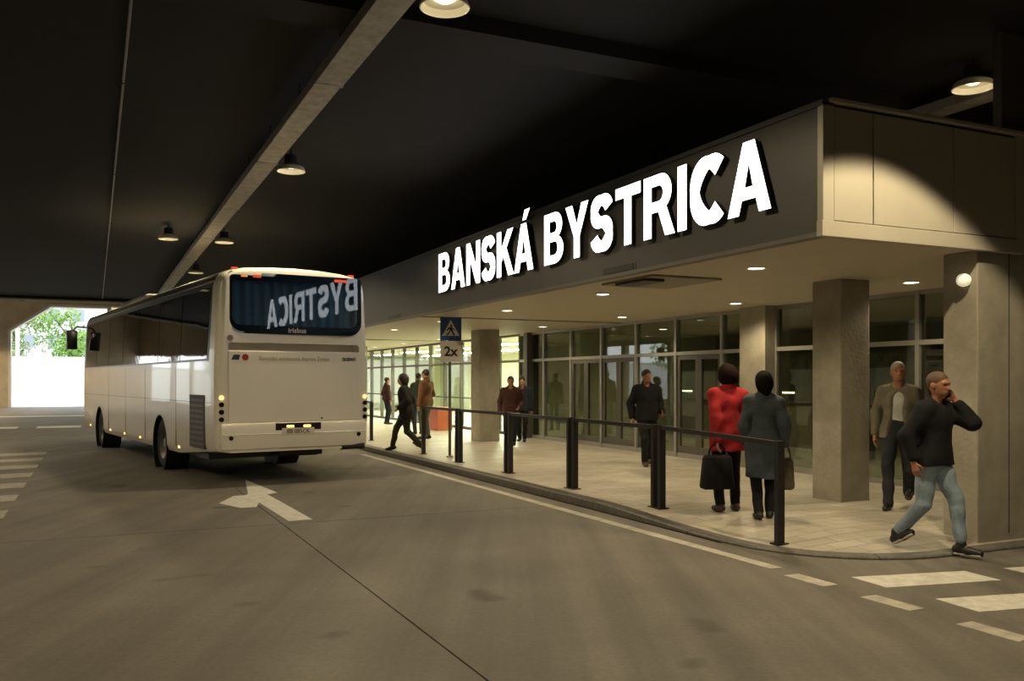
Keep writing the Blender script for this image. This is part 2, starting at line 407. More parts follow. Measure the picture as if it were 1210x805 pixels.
# ---- glazed front: one structure per bay
U0 = .6; PITCH = 1.47
bays = []; u = 13.4 - PITCH*9
while u < 43: bays.append(u); u += PITCH
VG = 4.9; TR = 2.2
for i, u in enumerate(bays):
    if u < .3: u0 = .56
    else: u0 = u
    u1 = u + PITCH
    if 15.0 < u0 < 15.6: pass
    w = Thing('window_%d' % (i+1), (VG, u0, .1), kind='structure')
    fm = M_ALU if u0 < 15.5 else M_DARKALU
    door = (i in (5, 7, 8))
    mw = .035
    w.part('mullion', MB().box((VG-.06, u0-mw, .1), (VG+.07, u0+mw, SOF)), fm)
    w.part('head', MB().box((VG-.05, u0+mw, SOF-.06), (VG+.05, u1-mw, SOF)), fm)
    w.part('transom', MB().box((VG-.055, u0+mw, TR-.035), (VG+.055, u1-mw, TR+.035)), fm)
    w.part('sill', MB().box((VG-.05, u0+mw, .1), (VG+.05, u1-mw, .19)), fm)
    gm = M_GLASS if u0 > 15.0 else M_GLASSD
    w.part('pane', MB().box((VG-.01, u0+mw, TR+.035), (VG+.01, u1-mw, SOF-.06)), gm)
    if door:
        for s_, (a, b) in enumerate(((u0+mw, (u0+u1)/2-.004), ((u0+u1)/2+.004, u1-mw))):
            lf = w.part('door_leaf', MB().box((VG-.03, a, .2), (VG+.03, a+.09, TR-.035)).box((VG-.03, b-.09, .2), (VG+.03, b, TR-.035)).box((VG-.03, a+.09, .2), (VG+.03, b-.09, .34)).box((VG-.03, a+.09, TR-.13), (VG+.03, b-.09, TR-.035)), M_DARKALU)
            w.part('pane', MB().box((VG-.01, a+.09, .34), (VG+.01, b-.09, TR-.13)), gm, parent=lf)
    else:
        w.part('pane', MB().box((VG-.01, u0+mw, .19), (VG+.01, u1-mw, TR-.035)), gm)
        if u0 > 15.5: w.part('mid_rail', MB().box((VG-.03, u0+mw, 1.08), (VG+.03, u1-mw, 1.12)), fm)

# ================================================================== FIXED THINGS
# ---- concrete columns
def column(v, u, su, sv, label, top=SOF+.004):
    t = Thing('concrete_column', (v, u, .1), label=label, category='column')
    b = .015
    t.part('shaft', MB().bbox((v, u, .0), (v+sv, u+su, top), b), M_CONC)
    return t
column(2.73, 2.47, .5, .5, 'square concrete column standing between the waiting women and the man in grey jacket')
column(3.0, 14.8, .6, .55, 'square concrete column beside the pedestrian crossing sign')
column(3.0, 27.0, .6, .55, 'square concrete column at the far end of the lit concourse')
c = column(2.1, .06, .4, .95, 'broad concrete pillar under the pale end of the canopy, behind the man phoning')
c.part('shaft_joint', MB().box((2.56, .052, .1), (2.566, .08, SOF)), M_JOINT)
# globe lamp on the broad pillar
t = Thing('wall_lamp', (2.1, .17, 2.66), label='small round glowing wall lamp high on the broad concrete pillar', category='lamp')
t.part('globe', MB().lathe([(.001, -.11), (.035, -.105), (.06, -.08), (.068, -.045), (.06, -.01), (.03, 0)], 20, 'x', (2.085, .17, 2.66)), mat('globe_glow', (1, .95, .8), .4, emit=(1, .88, .62), estr=.45), 50)
t.part('base', MB().cyl((2.12, .17, 2.66), (2.07, .17, 2.66), .05), M_GALV, 40)

# ---- recessed downlights in the canopy soffit
def downlight(v, u):
    t = Thing('downlight', (v, u, SOF), label='round recessed downlight in the canopy soffit', category='lamp', group='canopy soffit downlights')
    return t
d0 = downlight(0, 0)
d0.part('ring', MB().lathe([(.085, -.004), (.115, -.012), (.12, .004), (.085, .004)], 24, 'z', (0, 0, SOF), True), M_LAMPSH, 40)
d0.part('lens', MB().cyl((0, 0, SOF-.006), (0, 0, SOF+.004), .088, n=24), M_LAMP)
spot('downlight_beam', d0.e, (0, 0, -.03), DOWN_W, 150, .6, .08)
spots = [(1.05, 2.1 + 3.42*k) for k in range(12)] + [(3.9, 2.4 + 3.55*k) for k in range(11)]
for i, (v, u) in enumerate(spots):
    e = d0.e if i == 0 else copy_tree(d0.e)
    e.matrix_world = BM @ Matrix.Translation((v, u, SOF))

# ---- pendant dish lamps under the black ceiling
LZ = 4.95
p0 = Thing('pendant_lamp', (0, 0, LZ), label='round dish lamp hanging under the black ceiling', category='lamp', group='pendant dish lamps under the ceiling')
p0.part('shade', MB().lathe([(.215, 0), (.225, .004), (.20, .07), (.10, .12), (.06, .13), (.06, .118), (.095, .108), (.188, .062)], 32, 'z', (0, 0, LZ), True), [M_LAMPSH], 40)
p0.part('housing', MB().lathe([(.001, .26), (.09, .26), (.10, .24), (.10, .122), (.001, .122)], 24, 'z', (0, 0, LZ)), M_LAMPBLK, 40)
p0.part('stem', MB().cyl((0, 0, LZ+.25), (0, 0, CEIL_Z), .015), M_LAMPBLK)
p0.part('bulb', MB().lathe([(.001, .05), (.05, .055), (.095, .08), (.098, .11), (.001, .112)], 24, 'z', (0, 0, LZ)), mat('bulb_glow', (1, 1, 1), .5, emit=(1, .86, .55), estr=5), 60)
spot('pendant_beam', p0.e, (0, 0, .02), PENDANT_W, 156, .22, .10)
pend = [(-3.05, 1.4), (-3.05, 8.2), (-3.05, 16.2), (-3.05, 22.8), (-3.05, 30), (-4.3, 16.2), (3.13, .9), (-3.05, -5.6), (-10, -5.6), (-10, 1.4), (-10, 8.2), (-10, 16.2), (-10, 22.8), (-10, 30), (-14.0, 53), (-11.6, 46.5)]
PLAB = {0: 'dish lamp hanging in the lane across from the last letter of the sign', 1: 'dish lamp hanging above the rear end of the bus', 2: 'dish lamp hanging close beside the cable trunking above the bus roof', 5: 'dish lamp over the side windows of the bus, away from the canopy', 6: 'dish lamp hanging above the pale end face of the canopy', 14: 'added dish lamp on a long stem, out of view, brightening the tan exit wall', 15: 'added dish lamp on a long stem, out of view, brightening the floor before the exit'}
for i, (v, u) in enumerate(pend):
    e = p0.e if i == 0 else copy_tree(p0.e)
    e.matrix_world = BM @ Matrix.Translation((v, u, LZ))
    if i and i in PLAB: e['label'] = PLAB[i]
    if u > 38:     # longer stem; both lamps added out of view to brighten the exit wall and floor
        for ch in e.children:
            if ch.type == 'LIGHT': ch.data = ch.data.copy(); ch.data.energy = PENDANT_W*4
            if ch.name.startswith('stem'): ch.data = MB().cyl((0, 0, .25), (0, 0, 7.3-LZ), .015).mesh('stem', M_LAMPBLK)
p0.e['label'] = PLAB[0]
# narrow spotlight over the kerb corner: throws the scallop on the end face and lights the crosswalk
t = Thing('ceiling_spotlight', (.5, -1.5, LZ), label='black ceiling spotlight above the crosswalk corner', category='lamp')
t.part('housing', MB().lathe([(.001, .25), (.08, .25), (.09, .0), (.075, 0), (.07, .06), (.001, .06)], 20, 'z', (.5, -1.5, LZ)), M_LAMPBLK, 40)
t.part('stem', MB().cyl((.5, -1.5, LZ+.24), (.5, -1.5, CEIL_Z), .015), M_LAMPBLK)
spot('spotlight_beam', t.e, (0, 0, -.01), 480, 100, .16, .05)

# ---- cable trunking, conduits under the ceiling
def trunk(vv, ua, ub, z, w, h, label, seg=4.0):
    t = Thing('cable_trunking', (vv, ua, z), label=label, category='cable tray')
    u = ua; k = 0
    while u < ub-.1:
        e = min(u+seg, ub)
        off = .006 if k % 2 else 0
        t.part('duct_section', MB().bbox((vv-w/2-off, u+.004, z-off), (vv+w/2+off, e-.004, z+h), .006), M_GALV)
        if u > ua: t.part('joint_collar', MB().box((vv-w/2-.012, u-.03, z-.012), (vv+w/2+.012, u+.03, z+h)), M_GALV)
        for q in range(2):
            for s_ in (-1, 1):
                uu = u + (e-u)*(q+.5)/2
                t.part('hanger', MB().cyl((vv+s_*(w/2-.03), uu, z+h-.01), (vv+s_*(w/2-.03), uu, CEIL_Z+.005), .008, n=6), M_BLACK)
        u = e; k += 1
    return t
TV = (.79*3.35 - 6.47)*.905
trunk(TV, -12, 37, 5.0, .30, .12, 'long galvanised cable trunking running under the black ceiling above the bus')
trunk((3.16*3.35 - 6.47)*.905, -12, 12, 5.0, .28, .12, 'dull cable trunking passing above the pale end of the canopy')
def conduit(p0_, p1_, r, label, m):
    t = Thing('ceiling_conduit', p0_, label=label, category='pipe')
    t.part('pipe', MB().cyl(p0_, p1_, r, n=10), m, 40)
    for k in range(1, 9):
        q = Vector(p0_).lerp(Vector(p1_), k/9); t.part('clip', MB().box((q.x-r*1.8, q.y-.02, q.z-r*1.3), (q.x+r*1.8, q.y+.02, CEIL_Z+.004)), M_BLACK)
vcn = (.0955*3.62 - 6.47)*.905
conduit((vcn, -10, CEIL_Z-.025), (vcn, 37.4, CEIL_Z-.025), .016, 'thin pale conduit fixed along the black ceiling', mat('conduit_grey', (.22, .2, .18), .5))
conduit((-20, 37.3, CEIL_Z-.17), (14, 37.3, CEIL_Z-.17), .06, 'pale pipe along the last ceiling beam before the exit', mat('pipe_pale', (.6, .57, .5), .4))

# ---- illuminated sign: fourteen raised letters
def arc(cx, cy, rx, ry, a0, a1, n=14): return [(cx+rx*math.cos(R(a0+(a1-a0)*i/n)), cy+ry*math.sin(R(a0+(a1-a0)*i/n))) for i in range(n+1)]
def stroke(path, hw):
    L, Rr = [], []
    for i, p in enumerate(path):
        a = Vector(path[max(0, i-1)]); b = Vector(path[min(len(path)-1, i+1)]); t = (b-a).normalized(); n = Vector((-t.y, t.x))
        h = hw[0]*abs(n.x) + hw[1]*abs(n.y)
        L.append((p[0]+n.x*h, p[1]+n.y*h)); Rr.append((p[0]-n.x*h, p[1]-n.y*h))
    return L + Rr[::-1]
GA = [[(0,0),(.33,1),(.57,1),(.90,0),(.66,0),(.595,.20),(.305,.20),(.24,0)], [(.365,.37),(.535,.37),(.45,.70)]]
GL = {
 'B': (.80, [[(0,0),(0,1),(.45,1)] + arc(.45,.745,.30,.255,85,-58) + arc(.45,.275,.35,.275,64,-90), [(.23,.61),(.23,.83),(.42,.83)] + arc(.42,.72,.11,.11,85,-90,8), [(.23,.17),(.23,.43),(.44,.43)] + arc(.44,.30,.13,.13,85,-90,8)]),
 'A': (.90, GA), 'Á': (.90, GA + [[(.40,1.07),(.50,1.28),(.74,1.28),(.56,1.07)]]),
 'N': (.82, [[(0,0),(0,1),(.225,1),(.60,.40),(.60,1),(.82,1),(.82,0),(.595,0),(.22,.60),(.22,0)]]),
 'S': (.76, [stroke(arc(.38,.715,.26,.195,14,266,24) + arc(.38,.305,.265,.213,86,-166,24), (.105,.092))]),
 'K': (.86, [[(0,0),(0,1),(.225,1),(.225,.60),(.56,1),(.84,1),(.50,.61),(.87,0),(.595,0),(.345,.44),(.225,.30),(.225,0)]]),
 'Y': (.86, [[(0,1),(.26,1),(.435,.62),(.61,1),(.87,1),(.545,.40),(.545,0),(.325,0),(.325,.40)]]),
 'T': (.78, [[(0,1),(.78,1),(.78,.81),(.50,.81),(.50,0),(.28,0),(.28,.81),(0,.81)]]),
 'R': (.85, [[(0,0),(0,1),(.48,1)] + arc(.48,.71,.30,.29,85,-58) + [(.87,0),(.61,0),(.42,.40),(.225,.40),(.225,0)], [(.225,.57),(.225,.82),(.44,.82)] + arc(.44,.695,.11,.125,85,-90,8)]),
 'I': (.225, [[(0,0),(0,1),(.225,1),(.225,0)]]),
 'C': (.90, [stroke(arc(.46,.5,.345,.405,47,313,30), (.112,.094))]),
}
sg = Thing('illuminated_sign', (0, 5.0, 3.28), label='large glowing white letters reading BANSKÁ BYSTRICA on the dark fascia', category='sign')
LH = .71
def letter(ch, ustart, sx):
    adv, loops = GL[ch]
    cu = bpy.data.curves.new('letter', 'CURVE'); cu.dimensions = '2D'; cu.fill_mode = 'BOTH'; cu.extrude = .022
    for lp in loops:
        sp = cu.splines.new('POLY'); sp.points.add(len(lp)-1); sp.use_cyclic_u = True
        for p, (a, b) in zip(sp.points, lp): p.co = (a*sx, b*LH, 0, 1)
    tmp = bpy.data.objects.new('tmp', cu); COL.objects.link(tmp)
    me = bpy.data.meshes.new_from_object(tmp.evaluated_get(bpy.context.evaluated_depsgraph_get()))
    bpy.data.objects.remove(tmp); bpy.data.curves.remove(cu)
    me.materials.clear(); me.materials.append(M_LETTER); me.materials.append(M_LETSIDE)
    for p in me.polygons: p.material_index = 0 if p.normal.z > .7 else 1
    # text x -> -u, text y -> z, text normal -> -v
    me.transform(Matrix(((0,0,-1,-.055),(-1,0,0,ustart-5.0),(0,1,0,0),(0,0,0,1))))
    me.update(); o = link('letter', me, sg.e); o['label'] = 'glowing letter ' + ch
    return adv*sx
def word(txt, ua, ub):
    gap = .095; tot = sum(GL[c][0] for c in txt) + gap*(len(txt)-1)
    tot -= .06
    sx = (ua-ub)/tot; u = ua
    for i, c in enumerate(txt):
        u -= letter(c, u, sx) + gap*sx
        if c in 'KC': u += (.06 if c == 'K' else .11)*sx
word('BANSKÁ', 9.53, 5.60); word('BYSTRICA', 5.25, .54)

# ---- railing sections with flat black posts along the kerb
POSTS = [(921,643), (778,600), (676,577.5), (601,559), (542,546.5), (499,536.5), (439.5,521), (418,514)]
PB = []
for (px, py) in POSTS:
    q = (.4, 1)
    for _ in range(6):
        z = plat_z(*q); q = toB(gp(px, py, z))
    PB.append((q[0], q[1], plat_z(*q)))
RL = ['black railing section whose end post stands in front of the woman in the long coat',
      'black railing section in front of the man in black, next to the waiting women',
      'black railing section in front of the dark glass doors, between two other sections',
      'black railing section crossing in front of the person in maroon jacket',
      'black railing section at the foot of the pedestrian crossing sign', '',
      'black railing section close beside the right flank of the bus']
def railing(a, b, first, k):
    A = Vector(a); Bv = Vector(b); d = (Bv-A); d.z = 0; d.normalize(); n = Vector((-d.y, d.x, 0))
    A = A + d*(.0 if first else .075); Bv = Bv - d*.075
    t = Thing('barrier_railing', A, label=RL[k], category='railing', group='barrier railing sections along the kerb')
    def obox(c0, c1, hw, z0, z1):
        return MB().prism([tuple((c0+n*hw)[:2]), tuple((c0-n*hw)[:2]), tuple((c1-n*hw)[:2]), tuple((c1+n*hw)[:2])], lambda x, y, h: (x, y, h), z0, z1)
    zt = 1.02
    t.part('post', obox(A-d*.03, A+d*.03, .04, A.z-.01, A.z+zt), M_BLACK)
    t.part('post', obox(Bv-d*.03, Bv+d*.03, .04, Bv.z-.01, Bv.z+zt), M_BLACK)
    m = obox(A+d*.03, Bv-d*.03, .03, 0, 1)
    for i in range(8):   # sloping top rail between the two posts
        x, y, h = m.v[i]; zb = A.z if i % 4 in (0, 1) else Bv.z
        m.v[i] = (x, y, zb + zt - .055 + h*.05)
    t.part('top_rail', m, M_BLACK)
    for c, zz in ((A, A.z), (Bv, Bv.z)):
        t.part('base_plate', obox(c-d*.06, c+d*.06, .07, zz-.01, zz+.012), M_BLACK)
for k in [i for i in range(len(PB)-1) if i != 5]: railing(PB[k], PB[k+1], k == 0, k)

# ---- pedestrian crossing sign
sx, sy = -1.24, 18.0
sq = toB((sx, sy)); sz = plat_z(*sq)
SM = Matrix.Translation((sx, sy, 0)) @ Matrix.Rotation(R(4), 4, 'Z')
t = Thing('crossing_sign', (0, 0, sz), M=SM, label='blue pedestrian crossing sign with a 2x plate on a grey pole', category='road sign')
t.part('pole', MB().cyl((-.02, .03, sz-.01), (-.02, .03, 2.9), .03, n=12), mat('sign_pole', (.10, .11, .08), .5, .2), 40)
t.part('pole_base', MB().cyl((-.02, .03, sz-.01), (-.02, .03, sz+.03), .07, n=12), M_GALV, 40)
bz0, bz1, hw = 2.46, 2.935, .215
bl = t.part('blue_plate', MB().bbox((-hw, -.012, bz0), (hw, .0, bz1), .004), mat('sign_blue', (.012, .065, .24), .45))
mid = (bz0+bz1)/2 + .01
t.part('white_triangle', MB().prism([(-.175, mid-.15), (.175, mid-.15), (0, mid+.175)], lambda a, b, h: (a, h, b), -.016, -.012), mat('sign_white', (.68, .68, .64), .5), parent=bl)
fig = [[(-.01, mid+.075), (.03, mid+.075), (.03, mid+.035), (-.01, mid+.035)],
       [(-.035, mid+.03), (.03, mid+.025), (.04, mid-.05), (-.02, mid-.05)],
       [(-.02, mid-.05), (.0, mid-.05), (-.06, mid-.14), (-.10, mid-.14)],
       [(.01, mid-.05), (.04, mid-.05), (.085, mid-.14), (.05, mid-.14)],
       [(-.035, mid+.03), (-.02, mid), (-.075, mid-.05), (-.09, mid-.04)],
       [(.03, mid+.02), (.035, mid-.005), (.085, mid-.04), (.09, mid-.025)]]
fb = MB()
for f in fig: fb.prism(f, lambda a, b, h: (a, h, b), -.0185, -.015)
o = t.part('walking_figure', fb, M_BLACK, parent=bl); o['kind'] = 'stuff'
wp = t.part('white_plate', MB().bbox((-hw, -.012, 2.03), (hw, .0, 2.45), .004), mat('sign_plate', (.55, .52, .46), .5))
def text(body, size, m, parent, matrix, ext=.0015, bold=0.0, sxs=1.0, name='lettering'):
    cu = bpy.data.curves.new('t', 'FONT'); cu.body = body; cu.size = size; cu.align_x = 'CENTER'; cu.align_y = 'CENTER'; cu.extrude = ext; cu.offset = bold; cu.resolution_u = 3
    tmp = bpy.data.objects.new('tmp', cu); COL.objects.link(tmp)
    me = bpy.data.meshes.new_from_object(tmp.evaluated_get(bpy.context.evaluated_depsgraph_get()))
    bpy.data.objects.remove(tmp); bpy.data.curves.remove(cu)
    me.materials.clear(); me.materials.append(m); me.transform(matrix @ Matrix.Diagonal((sxs, 1, 1, 1))); me.update()
    return link(name, me, parent)
TXT = Matrix(((1,0,0,0),(0,0,-1,0),(0,1,0,0),(0,0,0,1)))     # text plane -> facing -y
o = text('2x', .27, M_BLACK, wp, Matrix.Translation((0, -.0145, 2.235-sz)) @ TXT, bold=.008)
for z in (2.2, 2.7): t.part('clamp', MB().box((-.07, -.001, z), (.03, .065, z+.04)), M_GALV)

# ---- orange litter box, interior furniture
oz = .1
t = Thing('orange_counter', (3.9, 20.3, oz), label='low orange box counter on the platform before the lit windows', category='counter')
t.part('body', MB().bbox((3.75, 19.9, oz-.005), (4.25, 20.7, oz+.68), .015), mat('orange_laminate', (.42, .09, .03), .5))
t.part('top', MB().bbox((3.72, 19.87, oz+.68), (4.28, 20.73, oz+.72), .008), mat('orange_top', (.36, .09, .035), .4))
t.part('plinth', MB().box((3.78, 19.93, oz-.01), (4.22, 20.67, oz+.05)), M_BLACK)
# ceiling light panels inside the bright hall
t0 = Thing('interior_light', (0, 0, SOF-.05), label='bright ceiling light panel inside the lit hall', category='lamp', group='light panels in the lit hall')
t0.part('panel', MB().box((-.3, -1.1, SOF-.045), (.3, 1.1, SOF-.035)), M_GLOW)
t0.part('frame', MB().box((-.34, -1.14, SOF-.036), (.34, 1.14, SOF+.004)), M_ALU)
k = 0
for v in (7.0, 9.6):
    for u in (18, 22.5, 27, 31.5, 36):
        e = t0.e if k == 0 else copy_tree(t0.e); k += 1
        e.matrix_world = BM @ Matrix.Translation((v, u, SOF-.05))
# dim hall: kiosk counter with small lamps, added vending machine, bench
t = Thing('kiosk_counter', (9.2, 9.5, .1), label='dark kiosk counter with a row of small lit strips behind the glass front', category='counter')
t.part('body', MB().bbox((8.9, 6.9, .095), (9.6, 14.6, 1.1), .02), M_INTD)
t.part('worktop', MB().bbox((8.82, 6.85, 1.1), (9.65, 14.65, 1.15), .01), M_DARKALU)
t.part('shelf_unit', MB().box((10.5, 6.9, .095), (11.0, 14.6, 2.3)), mat('kiosk_shelf', (.2, .19, .12), .6, noise=(2.5, .8)))
for u in (7.3, 8.6, 9.9, 11.2, 12.5, 13.8): t.part('light_strip', MB().box((8.79, u, 1.35), (8.85, u+.5, 1.39)), mat('strip_glow', (1, 1, 1), .5, emit=(1, .85, .55), estr=5)); t.part('light_bracket', MB().box((8.81, u+.22, 1.14), (8.84, u+.27, 1.36)), M_DARKALU)
t = Thing('added_vending_machine', (7.4, 6.6, .1), label='tall made-up vending machine whose white front adds a bright patch behind the glass', category='machine')
t.part('cabinet', MB().bbox((7.3, 6.75, .095), (8.0, 7.75, 1.95), .02), M_DARKALU)
t.part('front', MB().box((7.285, 6.82, .75), (7.305, 7.68, 1.85)), mat('added_front_glow', (1, 1, 1), .5, emit=(.9, .97, 1), estr=1.3))  # glowing front of an added machine, made up as a bright patch behind the glass
t.part('tray', MB().box((7.28, 6.9, .3), (7.305, 7.6, .55)), M_BLACK)
t = Thing('waiting_bench', (7.6, 3.0, .1), label='dark slatted waiting bench inside the dim hall', category='bench')
for k in range(4): t.part('seat_slat', MB().bbox((7.3+k*.11, 2.0, .53), (7.39+k*.11, 4.2, .56), .006), M_DARKALU)
for u in (2.15, 4.0): t.part('leg', MB().box((7.32, u, .095), (7.7, u+.05, .535)), M_BLACK)
# interior lamps of the dim hall
for i, (v, u) in enumerate([(7.0, 4), (7.0, 8.5), (7.0, 12.5)]):
    t = Thing('indoor_lamp', (v, u, SOF), label='small round ceiling lamp inside the dim hall', category='lamp', group='ceiling lamps in the dim hall')
    t.part('lens', MB().cyl((v, u, SOF-.02), (v, u, SOF+.003), .1, n=20), M_LAMP)
    t.part('ring', MB().lathe([(.10, -.02), (.125, -.02), (.125, .003), (.10, .003)], 20, 'z', (v, u, SOF), True), M_ALU, 40)
    spot('indoor_beam', t.e, (0, 0, -.05), 130, 150, .6, .08)

# ================================================================== BUS
M_BODY = mat('bus_paint', (.86, .82, .72), .25, coat=.6, noise=(1.2, .03))
M_BGLASS = mat('bus_side_glass', (.006, .007, .008), .03, spec=.8, bump=(1.4, .10), ior=1.6)
M_RUBBER = mat('tyre_rubber', (.012, .012, .012), .8)
M_TRIMB = mat('bus_black', (.012, .012, .013), .3)
M_AMBER = mat('amber_lamp', (.8, .3, .05), .4, emit=(1, .50, .12), estr=3.5)
M_AMBDIM = mat('amber_dim', (.6, .2, .03), .4, emit=(1, .4, .08), estr=.5)
M_RED = mat('red_lamp', (.35, .02, .015), .3, emit=(1, .1, .04), estr=.45)
M_TAIL = mat('tail_dark', (.02, .012, .01), .15)
LB = 12.9
prof = [(0, .36), (1.12, .36), (1.23, .385), (1.268, .48), (1.275, 1.0), (1.275, 1.9), (1.256, 2.25), (1.207, 3.14), (1.185, 3.25), (1.13, 3.335), (1.02, 3.39), (.8, 3.43), (.4, 3.46), (0, 3.47)]
full = prof[1:-1] + [prof[-1]] + [(-x, z) for x, z in prof[1:-1][::-1]] 
def halfw(z): return 1.275 if z < 1.9 else 1.275 - .068*(z-1.9)/1.24
mb = MB(); ns = len(full); vs_ = []
stn = [(0, .095), (.012, .06), (.045, .022), (.10, .004), (.16, 0), (2.4, 0), (LB-.3, 0), (LB-.12, .02), (LB-.03, .06), (LB, .12)]
for y, ins in stn:
    for x, z in full:
        sx_ = 1 - ins/1.275 if abs(x) > .9 else 1
        zz = z - ins*.8*max(0, (z-3.1)/.36) if z > 3.1 else z
        if y <= .16 and z < .5: zz = z + .17
        vs_.append((x*(1-ins/1.275), y, zz))
fs_ = []
for k in range(len(stn)-1):
    for i in range(ns): fs_.append((k*ns+i, k*ns+(i+1) % ns, (k+1)*ns+(i+1) % ns, (k+1)*ns+i))
fs_ += [tuple(range(ns)), tuple(range((len(stn)-1)*ns, len(stn)*ns))[::-1]]
mb.add(vs_, fs_)
WHY = (3.75, 10.25)
def rrect(x0, x1, z0, z1, rb, rt, n=6):
    return arc(x1-rb, z0+rb, rb, rb, -90, 0, n) + arc(x1-rt, z1-rt, rt, rt, 0, 90, n) + arc(x0+rt, z1-rt, rt, rt, 90, 180, n) + arc(x0+rb, z0+rb, rb, rb, 180, 270, n)
cuts = []
for y in WHY:
    for s_ in (-1, 1): cuts.append(MB().cyl((s_*.86, y, .46), (s_*1.5, y, .46), .56, n=40))
cuts.append(MB().prism(rrect(-1.07, 1.07, 2.42, 3.30, .19, .06), lambda a, b, h: (a, h, b), -.2, .3))
cuts.append(MB().prism(rrect(-1.09, 1.09, 2.125, 2.245, .012, .05), lambda a, b, h: (a, h, b), -.2, .28))
base = link('tmp_body', mb.mesh('body', M_BODY))
cl = []
for c in cuts:
    o = link('tmp_cut', c.mesh('cut', M_BODY)); cl.append(o)
    md = base.modifiers.new('b', 'BOOLEAN'); md.object = o; md.operation = 'DIFFERENCE'; md.solver = 'EXACT'
body_me = bpy.data.meshes.new_from_object(base.evaluated_get(bpy.context.evaluated_depsgraph_get()))
for o in cl + [base]: bpy.data.objects.remove(o)
body_me.shade_smooth(); body_me.set_sharp_from_angle(angle=R(32)); body_me.name = 'body'
bus = Thing('coach_bus', (0, 0, 0), M=BUSM, label='cream white coach bus parked at the kerb with its rear towards the crosswalk', category='bus')
body = bus.share('body', body_me)
# rear window: glass, black border, curtain, lamps
rw = bus.part('rear_window', MB().prism(rrect(-1.10, 1.10, 2.39, 3.35, .22, .07), lambda a, b, h: (a, h, b), -.012, -.004), glass_mat('rear_glass', (.62, .72, .80), 1.55))
outer = rrect(-1.10, 1.10, 2.39, 3.35, .22, .07); inner = rrect(-1.03, 1.03, 2.52, 3.22, .14, .05)
n_ = len(outer); m = MB(); m.add([(a, -.003, b) for a, b in outer] + [(a, -.003, b) for a, b in inner] + [(a, .02, b) for a, b in outer] + [(a, .02, b) for a, b in inner],
    [f for i in range(n_) for j in [(i+1) % n_] for f in ((i, j, n_+j, n_+i), (2*n_+i, 3*n_+i, 3*n_+j, 2*n_+j), (i, 2*n_+i, 2*n_+j, j), (n_+i, n_+j, 3*n_+j, 3*n_+i))])
bus.part('window_border', m, M_TRIMB, parent=rw)
m = MB(); npl = 90; vv = []
for i in range(npl+1):
    x = -1.06 + 2.12*i/npl; yy = .15 + .022*math.sin(i*.95) + .01*math.sin(i*.37)
    vv += [(x, yy, 2.43), (x, yy*.9+.015, 3.29)]
m.add(vv, [(2*i, 2*i+2, 2*i+3, 2*i+1) for i in range(npl)])
bus.part('curtain', m, mat('curtain_blue', (.34, .42, .48), .8), 60, parent=rw)
m = MB()
text('irisbus', .115, mat('bus_letter_grey', (.42, .42, .42), .5), rw, Matrix.Translation((.0, -.0135, 2.452)) @ TXT, bold=.002)
for (x, w, mm) in ((-.84, .1, M_AMBDIM), (-.64, .13, M_RED), (.74, .22, M_RED)):
    bus.part('brake_lamp', MB().bbox((x-w/2, -.02, 3.27), (x+w/2, -.006, 3.315), .004), mm, parent=rw)
for o_ in [rw]:
    o_.matrix_local = Matrix.Translation((0, -.03, 2.37)) @ Matrix.Rotation(R(-2.2), 4, 'Z') @ Matrix.Rotation(R(-1.2), 4, 'X') @ Matrix.Translation((0, 0, -2.37))
# rear details
bus.part('engine_hatch', MB().bbox((-1.09, -.016, 1.0), (1.09, .05, 2.115), .012), M_BODY)
bp_ = bus.part('rear_bumper', MB().bbox((-1.215, -.05, .575), (1.215, .25, .985), .035), M_BODY, 40)
bus.part('bumper_step', MB().bbox((-1.19, -.062, .80), (1.19, .0, .815), .004), M_BODY, parent=bp_)
bus.part('plate_recess', MB().bbox((-.36, -.056, .86), (.40, .0, .975), .01), M_TRIMB, parent=bp_)
pl = bus.part('licence_plate', MB().bbox((-.26, -.066, .785), (.28, -.05, .895), .004), mat('plate_white', (.72, .68, .60), .4), parent=bp_)
text('BB 085CK', .095, M_TRIMB, pl, Matrix.Translation((.01, -.0675, .84)) @ TXT, sxs=.95)
for x in (-.12, .16): bus.part('plate_lamp', MB().bbox((x-.06, -.07, .905), (x+.06, -.05, .94), .008), M_AMBER, parent=bp_)
for s_ in (-1, 1):
    for k, z in enumerate((1.05, 1.165, 1.28)):
        bus.part('tail_lamp', MB().cyl((s_*1.185, .08, z), (s_*1.195, -.018, z), .043, .038, n=18), M_TAIL, 40)
    bus.part('indicator_lamp', MB().cyl((s_*1.185, .08, 1.385), (s_*1.195, -.015, 1.385), .036, .03, n=18), M_AMBER, 40)
    bus.part('reflector', MB().cyl((s_*1.06, -.045, .76), (s_*1.06, -.06, .76), .035, n=16), M_TAIL, 40)
    bus.part('roof_marker', MB().bbox((s_*.97-.05, .05, 3.345), (s_*.97+.05, .12, 3.42), .01), M_RED)
bus.part('emblem', MB().cyl((-1.06, .02, 2.315), (-1.06, -.012, 2.315), .046, n=20), mat('emblem_chrome', (.25, .23, .2), .3, .7), 40)
bus.part('logo', MB().prism([(-1.05, 1.975), (-.93, 1.975), (-.91, 2.055), (-1.01, 2.055)], lambda a, b, h: (a, h, b), -.019, -.015), mat('logo_black', (.02, .03, .06), .4))
bus.part('logo', MB().cyl((-.83, -.015, 2.015), (-.83, -.019, 2.015), .052, n=18), mat('logo_red', (.35, .02, .02), .4))
text('Slovenská autobusová doprava Zvolen', .095, mat('bus_letter_tan', (.30, .22, .14), .5), body, Matrix.Translation((-.03, -.0185, 2.0)) @ TXT, sxs=.80)
text('CROSSWAY', .075, M_TRIMB, body, Matrix.Translation((.90, -.0185, 2.0)) @ TXT, bold=.003, sxs=.62)
